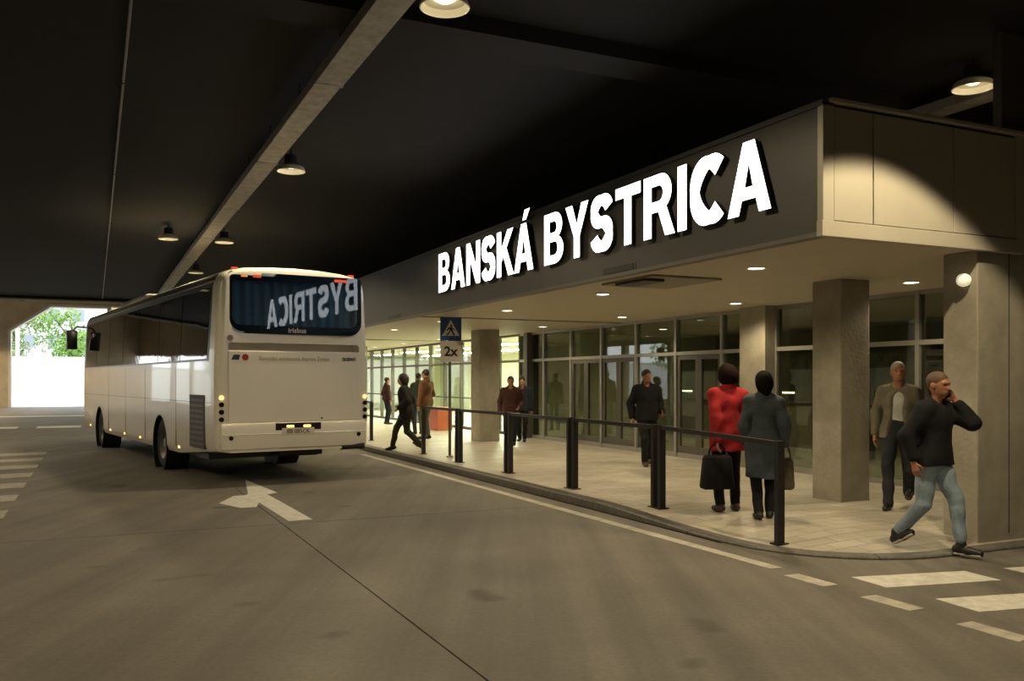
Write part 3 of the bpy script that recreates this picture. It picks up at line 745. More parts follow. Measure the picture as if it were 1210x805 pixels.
bus.part('tow_eye', MB().cyl((.42, -.02, 1.04), (.42, -.035, 1.04), .015, n=10), M_TRIMB)
bus.part('exhaust', MB().cyl((.78, .05, .55), (1.16, -.05, .56), .05, n=14), M_TRIMB, 40)
bus.part('underbody', MB().box((-1.0, 1.4, .33), (1.0, LB-.3, .42)), M_TRIMB)
bus.part('rear_underrun', MB().bbox((-.1, .45, .40), (.55, 1.1, .56), .02), M_TRIMB)
# sides
for s_ in (-1, 1):
    def sidebox(y0, y1, z0, z1, t, name, m, parent=None, sm=None):
        q = MB(); zs = [z0, z1]; vv = []
        for y in (y0, y1):
            for z in zs: vv += [(s_*(halfw(z)-.03), y, z), (s_*(halfw(z)+t), y, z)]
        q.add(vv, [(0,1,3,2), (4,6,7,5), (0,4,5,1), (2,3,7,6), (1,5,7,3), (0,2,6,4)])
        return bus.part(name, q, m, parent=parent)
    sidebox(.42, LB-.35, 1.965, 3.20, .004, 'window_band', M_TRIMB)
    ys = np.linspace(.5, LB-.5, 8)
    for a, b in zip(ys[:-1], ys[1:]): sidebox(a+.02, b-.02, 2.0, 3.13, .009, 'side_window', M_BGLASS)
    for y in (2.5, 5.0, 7.0, 9.0): sidebox(y-.004, y+.004, .5, 1.9, .002, 'panel_seam', M_JOINT)
    sidebox(.3, LB-.4, 1.30, 1.306, .002, 'panel_seam', M_JOINT)
    g = sidebox(.62, 1.55, .56, 1.42, .006, 'engine_grille', mat('grille_dark', (.06, .052, .042), .6))
    for k in range(9): sidebox(.66, 1.51, .61+k*.088, .65+k*.088, .014, 'grille_slat', mat('grille_slat', (.10, .09, .075), .5), parent=g)
    for y in (2.3, 5.5, 7.1, 8.8, 11.6): bus.part('side_marker', MB().bbox((s_*1.262-.012, y-.05, .475), (s_*1.262+.022, y+.05, .515), .006), M_AMBER)
    for y in WHY:
        w = bus.part('wheel', MB().lathe([(.30, .0), (.43, .0), (.47, .03), (.48, .08), (.48, .22), (.46, .27), (.30, .28)], 36, 'x', (s_*1.22 - (0 if s_ < 0 else .28), y, .48)), M_RUBBER, 35)
        xo = s_*1.215
        bus.part('rim', MB().lathe([(.001, s_*-.03), (.09, s_*-.03), (.10, s_*-.06), (.22, s_*-.09), (.27, s_*-.02), (.305, s_*0), (.305, s_*-.2), (.001, s_*-.2)], 28, 'x', (xo, y, .48)), mat('rim_steel', (.16, .155, .145), .45, .5), 35, parent=w)
        bus.part('arch_liner', MB().lathe([(.545, 0), (.563, 0), (.563, .41), (.545, .41)], 36, 'x', (s_*.87 - (.41 if s_ < 0 else 0) + s_*(-.005), y, .46), True), M_TRIMB, 30)
        bus.part('arch_back', MB().cyl((s_*.855, y, .46), (s_*.87, y, .46), .56, n=30), M_TRIMB)
    if s_ < 0:
        mr = bus.part('mirror', MB().bbox((-1.66, LB-.02, 2.50), (-1.40, LB+.14, 3.02), .03), M_TRIMB, 40)
        bus.part('mirror_arm', MB().tube([(-1.15, LB-.1, 3.1), (-1.40, LB+.08, 3.12), (-1.52, LB+.06, 3.0)], .022), M_TRIMB, parent=mr)
    else:
        mr = bus.part('mirror', MB().bbox((1.44, LB+.02, 2.42), (1.66, LB+.16, 2.88), .03), M_TRIMB, 40)
        bus.part('mirror_arm', MB().tube([(1.2, LB-.1, 3.02), (1.42, LB+.12, 3.04), (1.54, LB+.10, 2.86)], .022), M_TRIMB, parent=mr)
    bus.part('headlamp', MB().bbox((s_*.98-.16, LB-.06, .75), (s_*.98+.16, LB+.015, .95), .02), M_LAMPSH)
bus.part('windscreen', MB().prism(rrect(-1.06, 1.06, 1.35, 2.95, .12, .12), lambda a, b, h: (a, h, b), LB-.02, LB+.012), M_BGLASS)
rp = [(x+(.006 if x > 0 else -.006 if x < 0 else 0), z+.006) for x, z in full if z > 3.2]
m = MB(); k_ = len(rp); vv = [(x, y, z+dz) for y in (.32, LB-.35) for dz in (0, -.03) for x, z in rp]
m.add(vv, [f for i in range(k_-1) for f in ((i, i+1, 2*k_+i+1, 2*k_+i), (k_+i, 3*k_+i, 3*k_+i+1, k_+i+1), (i, k_+i, k_+i+1, i+1), (2*k_+i, 2*k_+i+1, 3*k_+i+1, 3*k_+i))]
      + [(0, 2*k_, 3*k_, k_), (k_-1, 2*k_-1, 4*k_-1, 3*k_-1)])
bus.part('roof_panel', m, mat('roof_grey', (.10, .095, .085), .35), 50)
rf = bus.part('roof_unit', MB().bbox((-.82, 7.2, 3.38), (.82, 9.8, 3.60), .07), M_BODY, 40)
bus.part('roof_hatch', MB().bbox((-.45, 3.4, 3.4), (.45, 4.3, 3.50), .03), M_BODY, 40)
bus.part('roof_vent', MB().bbox((-1.0, 10.3, 3.36), (-.55, 10.9, 3.5), .04), M_BODY, 40)

# ================================================================== OUTSIDE THE EXIT
solo('ground_outside', MB().box((-90, 57.9, -.3), (70, 140, -.01)).box((-110, 20, -.3), (-21, 57.9, -.012)), mat('outdoor_ground', (.52, .50, .46), .8, noise=(.3, .1)), kind='structure')
t = Thing('garden_wall', (-8, 69, 0), label='white rendered wall across the yard outside the exit', category='wall')
t.part('wall_face', MB().box((-40, 69, -.02), (20, 69.3, 3.35)), mat('white_render', (.85, .85, .83), .8))
t.part('coping', MB().box((-40.05, 68.93, 3.35), (20.05, 69.37, 3.45)), mat('coping', (.7, .7, .68), .8))
t = Thing('yard_post', (-9.3, 63, 0), label='slim white post standing in the yard before the white wall', category='post')
t.part('shaft', MB().cyl((-10.6, 63, -.02), (-10.6, 63, 6.6), .13, n=14), mat('post_white', (.8, .8, .8), .6), 40)
t.part('foot', MB().cyl((-10.6, 63, -.02), (-10.6, 63, .1), .25, n=14), mat('post_white', (.8, .8, .8), .6), 40)
def tree(v, u, h, r, m, seed, label):
    rr = random.Random(seed)
    t = Thing('tree', (v, u, 0), label=label, category='tree', group=None)
    trunk_ = MB().cyl((v, u, -.1), (v+.2, u, h*.55), .22, .12, 10)
    t.part('trunk', trunk_, mat('bark', (.09, .07, .05), .9), 40)
    for k in range(5):
        a = rr.uniform(0, 6.28); t.part('branch', MB().cyl((v+.2, u, h*(.35+.05*k)), (v+math.cos(a)*r*.6, u+math.sin(a)*r*.6, h*(.55+.07*k)), .08, .03, 6), mat('bark', (.09, .07, .05), .9))
    blobs = [(v+rr.uniform(-r, r)*.6, u+rr.uniform(-r, r)*.6, h*rr.uniform(.35, .92), r*rr.uniform(.35, .6)) for _ in range(11)]
    fb = MB()
    for k in range(2600):
        b = rr.choice(blobs); d = Vector((rr.gauss(0, 1), rr.gauss(0, 1), rr.gauss(0, 1))).normalized()*b[3]*rr.random()**.4
        p = Vector(b[:3]) + d; s_ = rr.uniform(.10, .22)
        a = Vector((rr.gauss(0, 1), rr.gauss(0, 1), rr.gauss(0, 1))).normalized(); c2 = a.orthogonal().normalized()*s_*.5; a = a*s_
        fb.add([p-a, p+c2, p+a, p-c2], [(0, 1, 2, 3)])
    me = bpy.data.meshes.new('foliage'); me.from_pydata([tuple(Vector(q)-t.o) for q in fb.v], [], fb.f); me.materials.append(m)
    o = link('foliage', me, t.e); o['kind'] = 'stuff'
MG1 = mat('leaf_fresh', (.16, .30, .05), .6, noise=(1.5, .35)); MG2 = mat('leaf_deep', (.07, .17, .035), .6, noise=(1.5, .35)); MG3 = mat('leaf_pale', (.24, .34, .12), .6, noise=(1.5, .3))
tree(-7.6, 74, 8.6, 2.6, MG1, 1, 'fresh green tree beyond the yard wall next to the bus mirror')
tree(-2.2, 78, 9.4, 3.2, MG2, 2, 'deep green broad tree beyond the yard wall, half behind the bus')
tree(-11.6, 76, 8.6, 2.4, MG3, 3, 'pale green small tree beyond the yard wall beside the white post')
tree(-34, 62, 9, 3.4, MG1, 4, 'fresh green tree outside the open side of the hall')
tree(-36, 50, 9, 3.2, MG2, 5, 'deep green tree outside the open side of the hall')
t = Thing('distant_building', (-14, 96, 0), label='pale grey block with rows of windows far behind the trees', category='building')
t.part('walls', MB().box((-18, 96, 0), (-6, 106, 13)), mat('pale_block', (.52, .54, .58), .8))
for i in range(5):
    for j in range(4):
        x = -17 + i*2.25; z = 2.2 + j*2.7
        w = t.part('window', MB().box((x, 95.95, z), (x+1.3, 96.02, z+1.5)), mat('block_frame', (.6, .6, .6), .6)); t.part('pane', MB().box((x+.1, 95.93, z+.1), (x+1.2, 95.96, z+1.4)), mat('block_pane', (.22, .26, .30), .3), parent=w)
t.part('roof_edge', MB().box((-18.2, 95.8, 13), (-5.8, 106.2, 13.3)), M_PALE)
# flank outside the open side of the hall, seen in the bus paint
t = Thing('yard_wall', (-33, 45, 0), label='low white wall outside the open side of the hall', category='wall')
t.part('wall_face', MB().box((-40, 25, -.02), (-39.7, 68, 2.4)), mat('white_render', (.85, .85, .83), .8))
t.part('coping', MB().box((-40.05, 25, 2.4), (-39.65, 68, 2.48)), mat('coping', (.7, .7, .68), .8))

# ================================================================== PEOPLE (each garment and body a continuous surface from blended volumes)
def smin(a, b, k):
    h = np.maximum(k - np.abs(a-b), 0)/k
    return np.minimum(a, b) - h*h*k*.25
def surf(prims, vox, wr=0.0, seed=0):
    """prims: ('cap', p0, p1, r0, r1, flat_y, k) | ('ell', c, (rx,ry,rz), Rmat, k) | ('sub', prim) | ('below', z)"""
    lo = np.array([9.]*3); hi = -lo
    def bb(p):
        if p[0] == 'cap': r = max(p[3], p[4]); return np.minimum(p[1], p[2])-r, np.maximum(p[1], p[2])+r
        r = max(p[2]); return np.array(p[1])-r, np.array(p[1])+r
    for p in prims:
        if p[0] in ('cap', 'ell'): a, b = bb(p); lo = np.minimum(lo, a); hi = np.maximum(hi, b)
    lo -= 3*vox; hi += 3*vox
    dims = np.ceil((hi-lo)/vox).astype(int)+1
    ax = [lo[i] + vox*np.arange(dims[i]) for i in range(3)]
    F = np.full(dims, .3, dtype=np.float32)
    def sub(p, mg):
        a, b = bb(p); i0 = np.maximum(0, ((a-mg-lo)/vox).astype(int)); i1 = np.minimum(dims, ((b+mg-lo)/vox).astype(int)+2)
        sl = tuple(slice(i0[i], i1[i]) for i in range(3))
        return sl, [ax[0][sl[0]][:, None, None], ax[1][sl[1]][None, :, None], ax[2][sl[2]][None, None, :]]
    def dist(p, X):
        if p[0] == 'cap':
            a = np.array(p[1]); b = np.array(p[2]); fy = p[5]
            px, py, pz = X[0]-a[0], (X[1]-a[1])/fy, X[2]-a[2]
            d = b-a; d = np.array([d[0], d[1]/fy, d[2]]); L = max(1e-9, d @ d)
            t = np.clip((px*d[0]+py*d[1]+pz*d[2])/L, 0, 1)
            q = np.sqrt((px-t*d[0])**2 + (py-t*d[1])**2 + (pz-t*d[2])**2)
            return (q - (p[3] + (p[4]-p[3])*t))*min(1, (fy+1)/2)
        c, r, Rm = p[1], p[2], p[3]
        x, y, z = X[0]-c[0], X[1]-c[1], X[2]-c[2]
        if Rm is not None:
            x, y, z = Rm[0][0]*x+Rm[1][0]*y+Rm[2][0]*z, Rm[0][1]*x+Rm[1][1]*y+Rm[2][1]*z, Rm[0][2]*x+Rm[1][2]*y+Rm[2][2]*z
        return (np.sqrt((x/r[0])**2 + (y/r[1])**2 + (z/r[2])**2) - 1)*min(r)
    for p in prims:
        if p[0] in ('cap', 'ell'):
            sl, X = sub(p, .07); k = p[-1]; F[sl] = smin(F[sl], dist(p, X).astype(np.float32), k)
        elif p[0] == 'sub':
            sl, X = sub(p[1], .05); k = p[1][-1]; F[sl] = -smin(-F[sl], dist(p[1], X).astype(np.float32), k)
        elif p[0] == 'below': F = np.maximum(F, (p[1]-ax[2])[None, None, :].astype(np.float32))
        elif p[0] == 'above': F = np.maximum(F, (ax[2]-p[1])[None, None, :].astype(np.float32))
        elif p[0] == 'front':    # cut away y > value below height
            F = np.maximum(F, np.minimum((ax[1]-p[1])[None, :, None], (p[2]-ax[2])[None, None, :]).astype(np.float32))
    if wr:
        rs = np.random.RandomState(seed); W = np.zeros_like(F)
        for _ in range(5):
            k3 = rs.uniform(-1, 1, 3)*np.array([26, 26, 34]); ph = rs.uniform(0, 6.28)
            W += np.sin(k3[0]*ax[0][:, None, None] + k3[1]*ax[1][None, :, None] + k3[2]*ax[2][None, None, :] + ph).astype(np.float32)
        F += wr*W/2.2
    F[0] = F[-1] = .1; F[:, 0] = F[:, -1] = .1; F[:, :, 0] = F[:, :, -1] = .1
    ins = F < 0
    corners = [(i, j, k) for i in (0, 1) for j in (0, 1) for k in (0, 1)]
    n0, n1, n2 = dims-1
    cnt = np.zeros((n0, n1, n2), np.int8)
    for (i, j, k) in corners: cnt += ins[i:n0+i, j:n1+j, k:n2+k]
    act = (cnt > 0) & (cnt < 8)
    ci = np.argwhere(act); idx = -np.ones((n0, n1, n2), np.int64); idx[act] = np.arange(len(ci))
    fv = {c: F[ci[:, 0]+c[0], ci[:, 1]+c[1], ci[:, 2]+c[2]] for c in corners}
    acc_ = np.zeros((len(ci), 3)); m_ = np.zeros(len(ci))
    for a in corners:
        for d in range(3):
            if a[d] == 0:
                b = list(a); b[d] = 1; b = tuple(b)
                fa, fb_ = fv[a], fv[b]; cr = (fa < 0) != (fb_ < 0)
                t = np.where(cr, fa/np.where(cr, fa-fb_, 1), 0)
                pt = np.tile(np.array(a, float), (len(ci), 1)); pt[:, d] = t
                acc_[cr] += pt[cr]; m_ += cr
    V = lo + vox*(ci + acc_/m_[:, None])
    faces = []
    for d in range(3):
        e1, e2 = [(1, 2), (2, 0), (0, 1)][d]
        s0 = [slice(None)]*3; s1 = [slice(None)]*3; s0[d] = slice(0, -1); s1[d] = slice(1, None)
        A = ins[tuple(s0)]; B_ = ins[tuple(s1)]
        for (P, Q, flip) in ((A, ~B_, False), (~A, B_, True)):
            g = np.argwhere(P & Q)
            o1 = np.zeros(3, int); o1[e1] = 1; o2 = np.zeros(3, int); o2[e2] = 1
            q = [idx[tuple((g-o).T)] for o in (o1+o2, o2, np.zeros(3, int), o1)]
            q = np.stack(q if not flip else q[::-1], 1); faces.append(q)
    faces = np.concatenate(faces)
    return V, faces
def np_mesh(name, V, Fc, m):
    me = bpy.data.meshes.new(name)
    me.vertices.add(len(V)); me.vertices.foreach_set('co', V.astype(np.float32).ravel())
    me.loops.add(Fc.size); me.loops.foreach_set('vertex_index', Fc.ravel().astype(np.int32))
    me.polygons.add(len(Fc)); me.polygons.foreach_set('loop_start', np.arange(0, Fc.size, 4, dtype=np.int32))
    me.materials.append(m); me.update(calc_edges=True); me.shade_smooth(); me.validate(); return me

def A3(*p): return np.array(p, float)
def unit(v): return v/max(1e-9, np.linalg.norm(v))
def ik(a, b, l1, l2, hint):
    d = b-a; L = min(np.linalg.norm(d), (l1+l2)*.999); u = unit(d)
    x = (l1*l1-l2*l2+L*L)/(2*L); h = math.sqrt(max(0, l1*l1-x*x))
    n = hint-u*(hint @ u); n = unit(n); return a+u*x+n*h, a+u*L
def cap(a, b, r0, r1=None, fy=1.0, k=.02): return ('cap', A3(*a), A3(*b), r0, r1 if r1 is not None else r0, fy, k)
def ell(c, r, Rm=None, k=.02): return ('ell', A3(*c), r, Rm, k)
def rz(a): c, s = math.cos(a), math.sin(a); return np.array([[c, -s, 0], [s, c, 0], [0, 0, 1]])
def rx(a): c, s = math.cos(a), math.sin(a); return np.array([[1, 0, 0], [0, c, -s], [0, s, c]])

SKIN = mat('skin_tan', (.40, .20, .115), .55, noise=(30, .1)); SKIN2 = mat('skin_ruddy', (.34, .15, .085), .55, noise=(30, .1))
def hand_prims(w, fwd, side, nrm, curl, s=1.0, thumb=1):
    """w wrist, fwd along the palm, side towards the thumb, nrm out of the palm"""
    P = []
    pal = w + fwd*.085*s
    for q in (-.022, -.007, .008, .022): P.append(cap(w+fwd*.01+side*q*.6*s, pal+side*q*s, .013*s, .0115*s, 1, .012))
    for q, ln in ((.027, .95), (.009, 1.06), (-.009, 1.0), (-.026, .8)):
        p = pal + side*q*s; d = fwd.copy(); a = 0
        for seg, c in ((.040, curl*.8), (.026, curl), (.020, curl*.8)):
            a += c; d = unit(fwd*math.cos(a) + nrm*math.sin(a)); e = p + d*seg*ln*s
            P.append(cap(p, e, .0085*s, .0078*s, 1, .003)); p = e
    p = w + fwd*.028*s + side*.022*s; d = unit(side*.75 + fwd*.6 + nrm*.25)
    e = p+d*.038*s; P.append(cap(p, e, .012*s, .0105*s, 1, .008)); d = unit(fwd*.85+side*.25+nrm*.4)
    e2 = e+d*.030*s; P.append(cap(e, e2, .010*s, .009*s, 1, .003)); return P

def person(label, X, Y, yaw, H, pose, wear, vox=.010, bodyvox=None, zb=None, group=None):
    q = toB((X, Y)); z0 = plat_z(*q) if zb is None else zb
    root = bpy.data.objects.new('person', None); COL.objects.link(root); root.empty_display_size = .2
    S = H/1.75
    root.location = (X, Y, z0); root.rotation_euler = (0, 0, R(yaw)); root.scale = (S, S, S)
    setp(root, label=label, cat='person', group=group)
    lean = pose.get('lean', 0.0); drop = pose.get('drop', .0); W = wear.get('build', 1.0)
    hipz = .93 - drop
    def up(p): p = A3(*p); p = p.copy(); p[1] += lean*max(0, (p[2]-.95)/.5); p[2] -= drop; return p
    sh = {s: up((s*.168*W, -.005, 1.405)) for s in (-1, 1)}
    hip = {s: A3(s*.088, 0, hipz) for s in (-1, 1)}
    arms = {}; legs = {}
    for s, nm in ((1, 'R'), (-1, 'L')):
        w = A3(*pose['wr'+nm]); hint = A3(*pose.get('el'+nm, (s*.4, -1, -.1)))
        el, w = ik(sh[s], w, .29, .255, hint); arms[s] = (el, w)
        a = A3(*pose['an'+nm]); kn, a2 = ik(hip[s], a, .43, .43, A3(s*.15, 1, 0)); legs[s] = (kn, a2)
    # ---------------- body
    P = []
    P += [cap(up((-.07, 0, 1.34)), up((.07, 0, 1.34)), .105*W, .105*W, .8, .05), cap(up((0, 0, 1.0)), up((0, 0, 1.3)), .12*W, .13*W, .72, .05),
          cap((-.06, 0, hipz+.02), (.06, 0, hipz+.02), .115*W, .115*W, .85, .05)]
    P += [cap(up((0, -.01, 1.42)), up((0, .012, 1.56)), .06, .053, 1, .03)]
    for s in (-1, 1):
        el, w = arms[s]; P += [cap(sh[s], el, .055*W, .043, 1, .03), cap(el, w, .042, .027, 1, .015)]
        kn, a = legs[s]; P += [cap(hip[s], kn, .082*W, .055, 1, .04), cap(kn, a, .053, .036, 1, .02), cap(a, a + rz(-s*R(pose.get('toe', 8))) @ rx(R(-pose.get('pit'+('R' if s > 0 else 'L'), 0.0))) @ A3(0, .09, -.042), .034, .022, 1, .02)]
        fwd = unit(w-el)
        if ('hand'+('R' if s > 0 else 'L')) in pose:
            f, sd, nn = [unit(A3(*v)) for v in pose['hand'+('R' if s > 0 else 'L')]]
        else:
            f = fwd; nn = unit(A3(-s, 0, 0) - f*(A3(-s, 0, 0) @ f)); sd = np.cross(f, nn)*(1 if s > 0 else -1)
            if sd[1] < 0: sd = -sd
        P += hand_prims(w, f, sd, nn, pose.get('curl', .35))
    hy = pose.get('head', 0.0); hp = pose.get('nod', 0.0)
    hc = up((0, .015, 1.555)); Rm = rz(R(hy)) @ rx(R(-hp))
    def h(p): return hc + Rm @ (A3(*p))
    P += [ell(h((0, .0, .105)), (.077, .098, .098), Rm, .03), ell(h((0, .035, .045)), (.056, .066, .072), Rm, .04), ell(h((0, .062, .008)), (.032, .03, .028), Rm, .03),
          cap(h((0, .093, .085)), h((0, .112, .052)), .009, .0145, 1, .012), ell(h((0, .089, .108)), (.055, .018, .014), Rm, .02),
          ell(h((0, .098, .022)), (.024, .010, .009), Rm, .008),
          ('sub', ell(h((.032, .106, .087)), (.017, .014, .011), Rm, .012)), ('sub', ell(h((-.032, .106, .087)), (.017, .014, .011), Rm, .012)),
          ('sub', ell(h((0, .11, .030)), (.022, .006, .0025), Rm, .004))]
    for s in (-1, 1): P += [ell(h((s*.078, -.008, .075)), (.012, .024, .033), Rm, .010)]
    V, Fc = surf(P, bodyvox or vox)
    me = np_mesh('body', V, Fc, wear.get('skin', SKIN)); link('body', me, root)
    def child(name, prims, m, v=vox, wr=0.0):
        V, Fc = surf(prims, v, wr, sum(map(ord, name)) % 1000); o = link(name, np_mesh(name, V, Fc, m), root); return o
    # eyes
    for s in (-1, 1):
        e = MB().lathe([(.001, -.010), (.008, -.007), (.011, 0), (.008, .007), (.001, .010)], 10, 'z', tuple(h((s*.032, .088, .087)))); link('eye', e.mesh('eye', mat('eye_dark', (.05, .035, .025), .2), 60), root)
    # ---------------- trousers
    T = [cap((-.06, 0, hipz+.03), (.06, 0, hipz+.03), .128*W, .128*W, .86, .05), cap((0, 0, hipz+.02), up((0, 0, 1.05)), .135*W, .13*W, .78, .04)]
    tl = wear.get('leg', (.098, .072, .058))
    for s in (-1, 1):
        kn, a = legs[s]; e = a + unit(kn-a)*wear.get('cuff', .02)
        T += [cap(hip[s], kn, tl[0]*W, tl[1], 1, .035), cap(kn, e, tl[1]*1.0, tl[2], 1, .02)]
    child('trousers', T, wear['trousers'], vox, .004)
    # ---------------- shoes
    for s, nm in ((1, 'R'), (-1, 'L')):
        kn, a = legs[s]; pit = pose.get('pit'+nm, 0.0); to = -s*R(pose.get('toe', 8)); Rf = rz(to) @ rx(R(-pit))
        def fpt(p): return a + Rf @ A3(*p)
        sp = [cap(fpt((0, -.045, -.035)), fpt((0, .06, -.045)), .042, .042, 1, .02), cap(fpt((0, .06, -.048)), fpt((0, .16, -.055)), .043, .033, 1, .02), cap(a+A3(0, 0, .02), fpt((0, -.02, -.03)), .046, .044, 1, .02)]
        sh_ = child('shoe', sp + [('below', 0.0)] if pit == 0 else sp, wear['shoes'], .008)
        if wear.get('sole'):
            so = [cap(fpt((0, -.045, -.07)), fpt((0, .16, -.074)), .040, .036, 1, .01)]
            Vs = [cap(fpt((sx_, -.05, -.073)), fpt((sx_*.8, .165, -.076)), .011, .011, 1, .01) for sx_ in (-.03, -.015, 0, .015, .03)]
            V, Fc = surf(Vs, .006); link('sole', np_mesh('sole', V, Fc, wear['sole']), sh_)
    # ---------------- upper garment
    hem = wear.get('hem', .88) - drop; fl_ = wear.get('flare', .0); th = wear.get('thick', .022)
    G = [cap(up((-.07*W, 0, 1.33)), up((.07*W, 0, 1.33)), .108*W+th*.8, .108*W+th*.8, .80, .06), cap(A3(0, 0, hem+.02), up((0, 0, 1.27)), .150*W+th+fl_, .140*W+th*.8, .74, .06)]
    for s in (-1, 1): G += [cap(up((s*.03, -.012, 1.455)), up((s*.155*W, -.008, 1.405)), .058+th*.5, .058+th*.5, .9, .05)]
    G += [cap((-.06, 0, hipz+.03), (.06, 0, hipz+.03), .128*W+.024, .128*W+.024, .90, .05)]
    for s in (-1, 1): G += [cap(hip[s], hip[s]*.6+legs[s][0]*.4, tl[0]*W+.022, tl[0]*W+.015, 1, .04)]
    if wear.get('long'):
        G += [cap(A3(-.05, pose.get('skirt', 0), hem-.1), A3(-.02, 0, hem+.35), .15+fl_, .14, .82, .08), cap(A3(.05, pose.get('skirt', 0), hem-.1), A3(.02, 0, hem+.35), .15+fl_, .14, .82, .08)]
    for s in (-1, 1):
        el, w = arms[s]; e = w - unit(w-el)*wear.get('sleeve', .01)
        G += [cap(sh[s], el, .062*W+th*.5, .053+th*.5, 1, .04), cap(el, e, .057+th*.5, .042+th*.4, 1, .02)]
    if wear.get('collar', True): G += [cap(up((0, -.03, 1.46)), up((0, -.02, 1.53)), .078, .075, .95, .03)]
    G += [('below', hem), ('sub', cap(up((0, .02, 1.50)), up((0, .05, 1.75)), .060, .085, 1, .015))]
    if wear.get('open'):      # jacket worn open over a shirt
        G += [('sub', cap(up((0, .215, hem-.05)), up((0, .20, 1.45)), .145, .115, 1, .015))]
        Sh = [cap(up((-.06*W, 0, 1.35)), up((.06*W, 0, 1.35)), .112*W, .112*W, .80, .05), cap(A3(0, 0, hem+.12), up((0, .0, 1.28)), .140*W, .137*W, .74, .05), cap(up((0, -.02, 1.44)), up((0, -.01, 1.49)), .075, .068, 1, .04), ('below', hem+.03),
              ('sub', cap(up((0, .03, 1.49)), up((0, .05, 1.75)), .056, .08, 1, .015))]
        child('shirt', Sh, wear['open'], vox, .002)
    child(wear.get('top_name', 'jacket'), G, wear['top'], vox, wear.get('wr', .006))
    if wear.get('vest'): pass
    # ---------------- hair
    hs = wear.get('hair', 'short')
    if hs != 'bald':
        big = {'short': .006, 'puffy': .035, 'bob': .02, 'buzz': .0025, 'cap': .012}[hs]
        Hh = [ell(h((0, -.012, .118)), (.079+big, .098+big, .094+big), Rm, .02)]
        if hs in ('puffy', 'bob'): Hh += [ell(h((0, -.05, .04)), (.088+big*.6, .06+big*.6, .085), Rm, .05)]
        if hs == 'bob': Hh += [cap(h((0, -.055, .06)), h((0, -.06, -.06)), .075, .06, .9, .04)]
        fr = [ell(h((0, .125, .045)), (.105, .085, .085), Rm, .015)] if hs != 'cap' else [ell(h((0, .13, .03)), (.12, .12, .085), Rm, .01)]
        if hs in ('short', 'buzz', 'cap'): fr += [cap(h((-.12, .02, .03)), h((.12, .02, .03)), .055, .055, 1, .01), cap(h((-.1, -.06, -.02)), h((.1, -.06, -.02)), .05, .05, 1, .01)]
        child('hair', Hh + [('sub', f) for f in fr], wear.get('haircol', mat('hair_dark', (.018, .013, .010), .6)), .008, .008 if hs == 'puffy' else .002)
    return root, {'h': h, 'arms': arms, 'legs': legs, 'up': up, 'child': child}

def cloth(name, c, r=.85): return mat(name, c, r, noise=(9, .22), bump=(60, .25), spec=.25)
C_BLK = cloth('cloth_black', (.010, .010, .012)); C_JEAN = cloth('denim_light', (.23, .30, .37)); C_RED = cloth('coat_red', (.33, .018, .022)); C_GRY = cloth('coat_bluegrey', (.052, .068, .080))
C_DKJ = cloth('trousers_dark', (.022, .024, .030)); C_JKT = cloth('jacket_olive_grey', (.15, .135, .10)); C_SHT = cloth('shirt_pale', (.46, .46, .44)); C_DNAVY = cloth('cloth_navy', (.018, .022, .032))
C_TAN = cloth('jacket_brown', (.14, .065, .03)); C_MAROON = cloth('jacket_maroon', (.06, .026, .022)); C_GREEN = cloth('jacket_green', (.045, .06, .04)); C_GREYT = cloth('trousers_grey', (.12, .115, .09))
SHOE = mat('shoe_black', (.012, .012, .012), .5); SOLE = mat('shoe_sole', (.45, .43, .38), .6); SHOEB = mat('shoe_brown', (.06, .028, .018), .5)
ST = dict(wrR=(.26, .04, .86), wrL=(-.26, .04, .86), anR=(.10, 0, .085), anL=(-.10, 0, .085))

# man walking with a phone at his ear
r1, k1 = person('man in black jacket and light blue jeans walking with a phone at his ear', 3.98, 8.42, -140, 1.725,
    dict(wrR=(.27, -.05, .88), wrL=(-.165, .15, 1.45), elL=(-.3, .8, -.75), anR=(.09, -.31, .145), anL=(-.08, .24, .085), pitR=-32, lean=.03, drop=.03, head=-6, nod=4, curl=.5,
         handL=((.36, -.42, .83), (.1, -.85, -.45), (.9, .2, -.3))),
    dict(top=C_BLK, trousers=C_JEAN, shoes=SHOE, sole=SOLE, hair='buzz', haircol=mat('hair_cropped', (.10, .06, .035), .7), hem=.87, thick=.045, build=1.14, leg=(.098, .074, .056), cuff=.06, skin=SKIN2, wr=.007, sleeve=.045), vox=.009, bodyvox=.0062)
pw = k1['arms'][-1][1]
ph = MB().bbox((-.036, -.005, -.075), (.036, .005, .075), .004)
po = link('phone', ph.mesh('phone', [M_BLACK], 40)); setp(po, label='black mobile phone held to the ear of the walking man', cat='phone')
po.matrix_world = Matrix.Translation(r1.location) @ Matrix.Rotation(R(-140), 4, 'Z') @ Matrix.Translation((-.098, .085, 1.535)) @ Matrix.Rotation(R(72), 4, 'Z') @ Matrix.Rotation(R(-24), 4, 'Y')
# man in grey jacket over a pale shirt
person('man in open grey jacket over a pale shirt walking past the column', 4.72, 10.85, 152, 1.80,
    dict(wrR=(.27, -.06, .87), wrL=(-.26, .10, .88), anR=(.09, .24, .085), anL=(-.09, -.28, .15), pitL=-32, lean=.02, drop=.03, head=12, nod=-4),
    dict(top=C_JKT, open=C_SHT, trousers=C_DKJ, shoes=SHOE, hair='buzz', haircol=mat('hair_grey_cropped', (.30, .27, .22), .7), hem=.86, thick=.026, skin=SKIN2, cuff=.0), vox=.009, bodyvox=.0075)
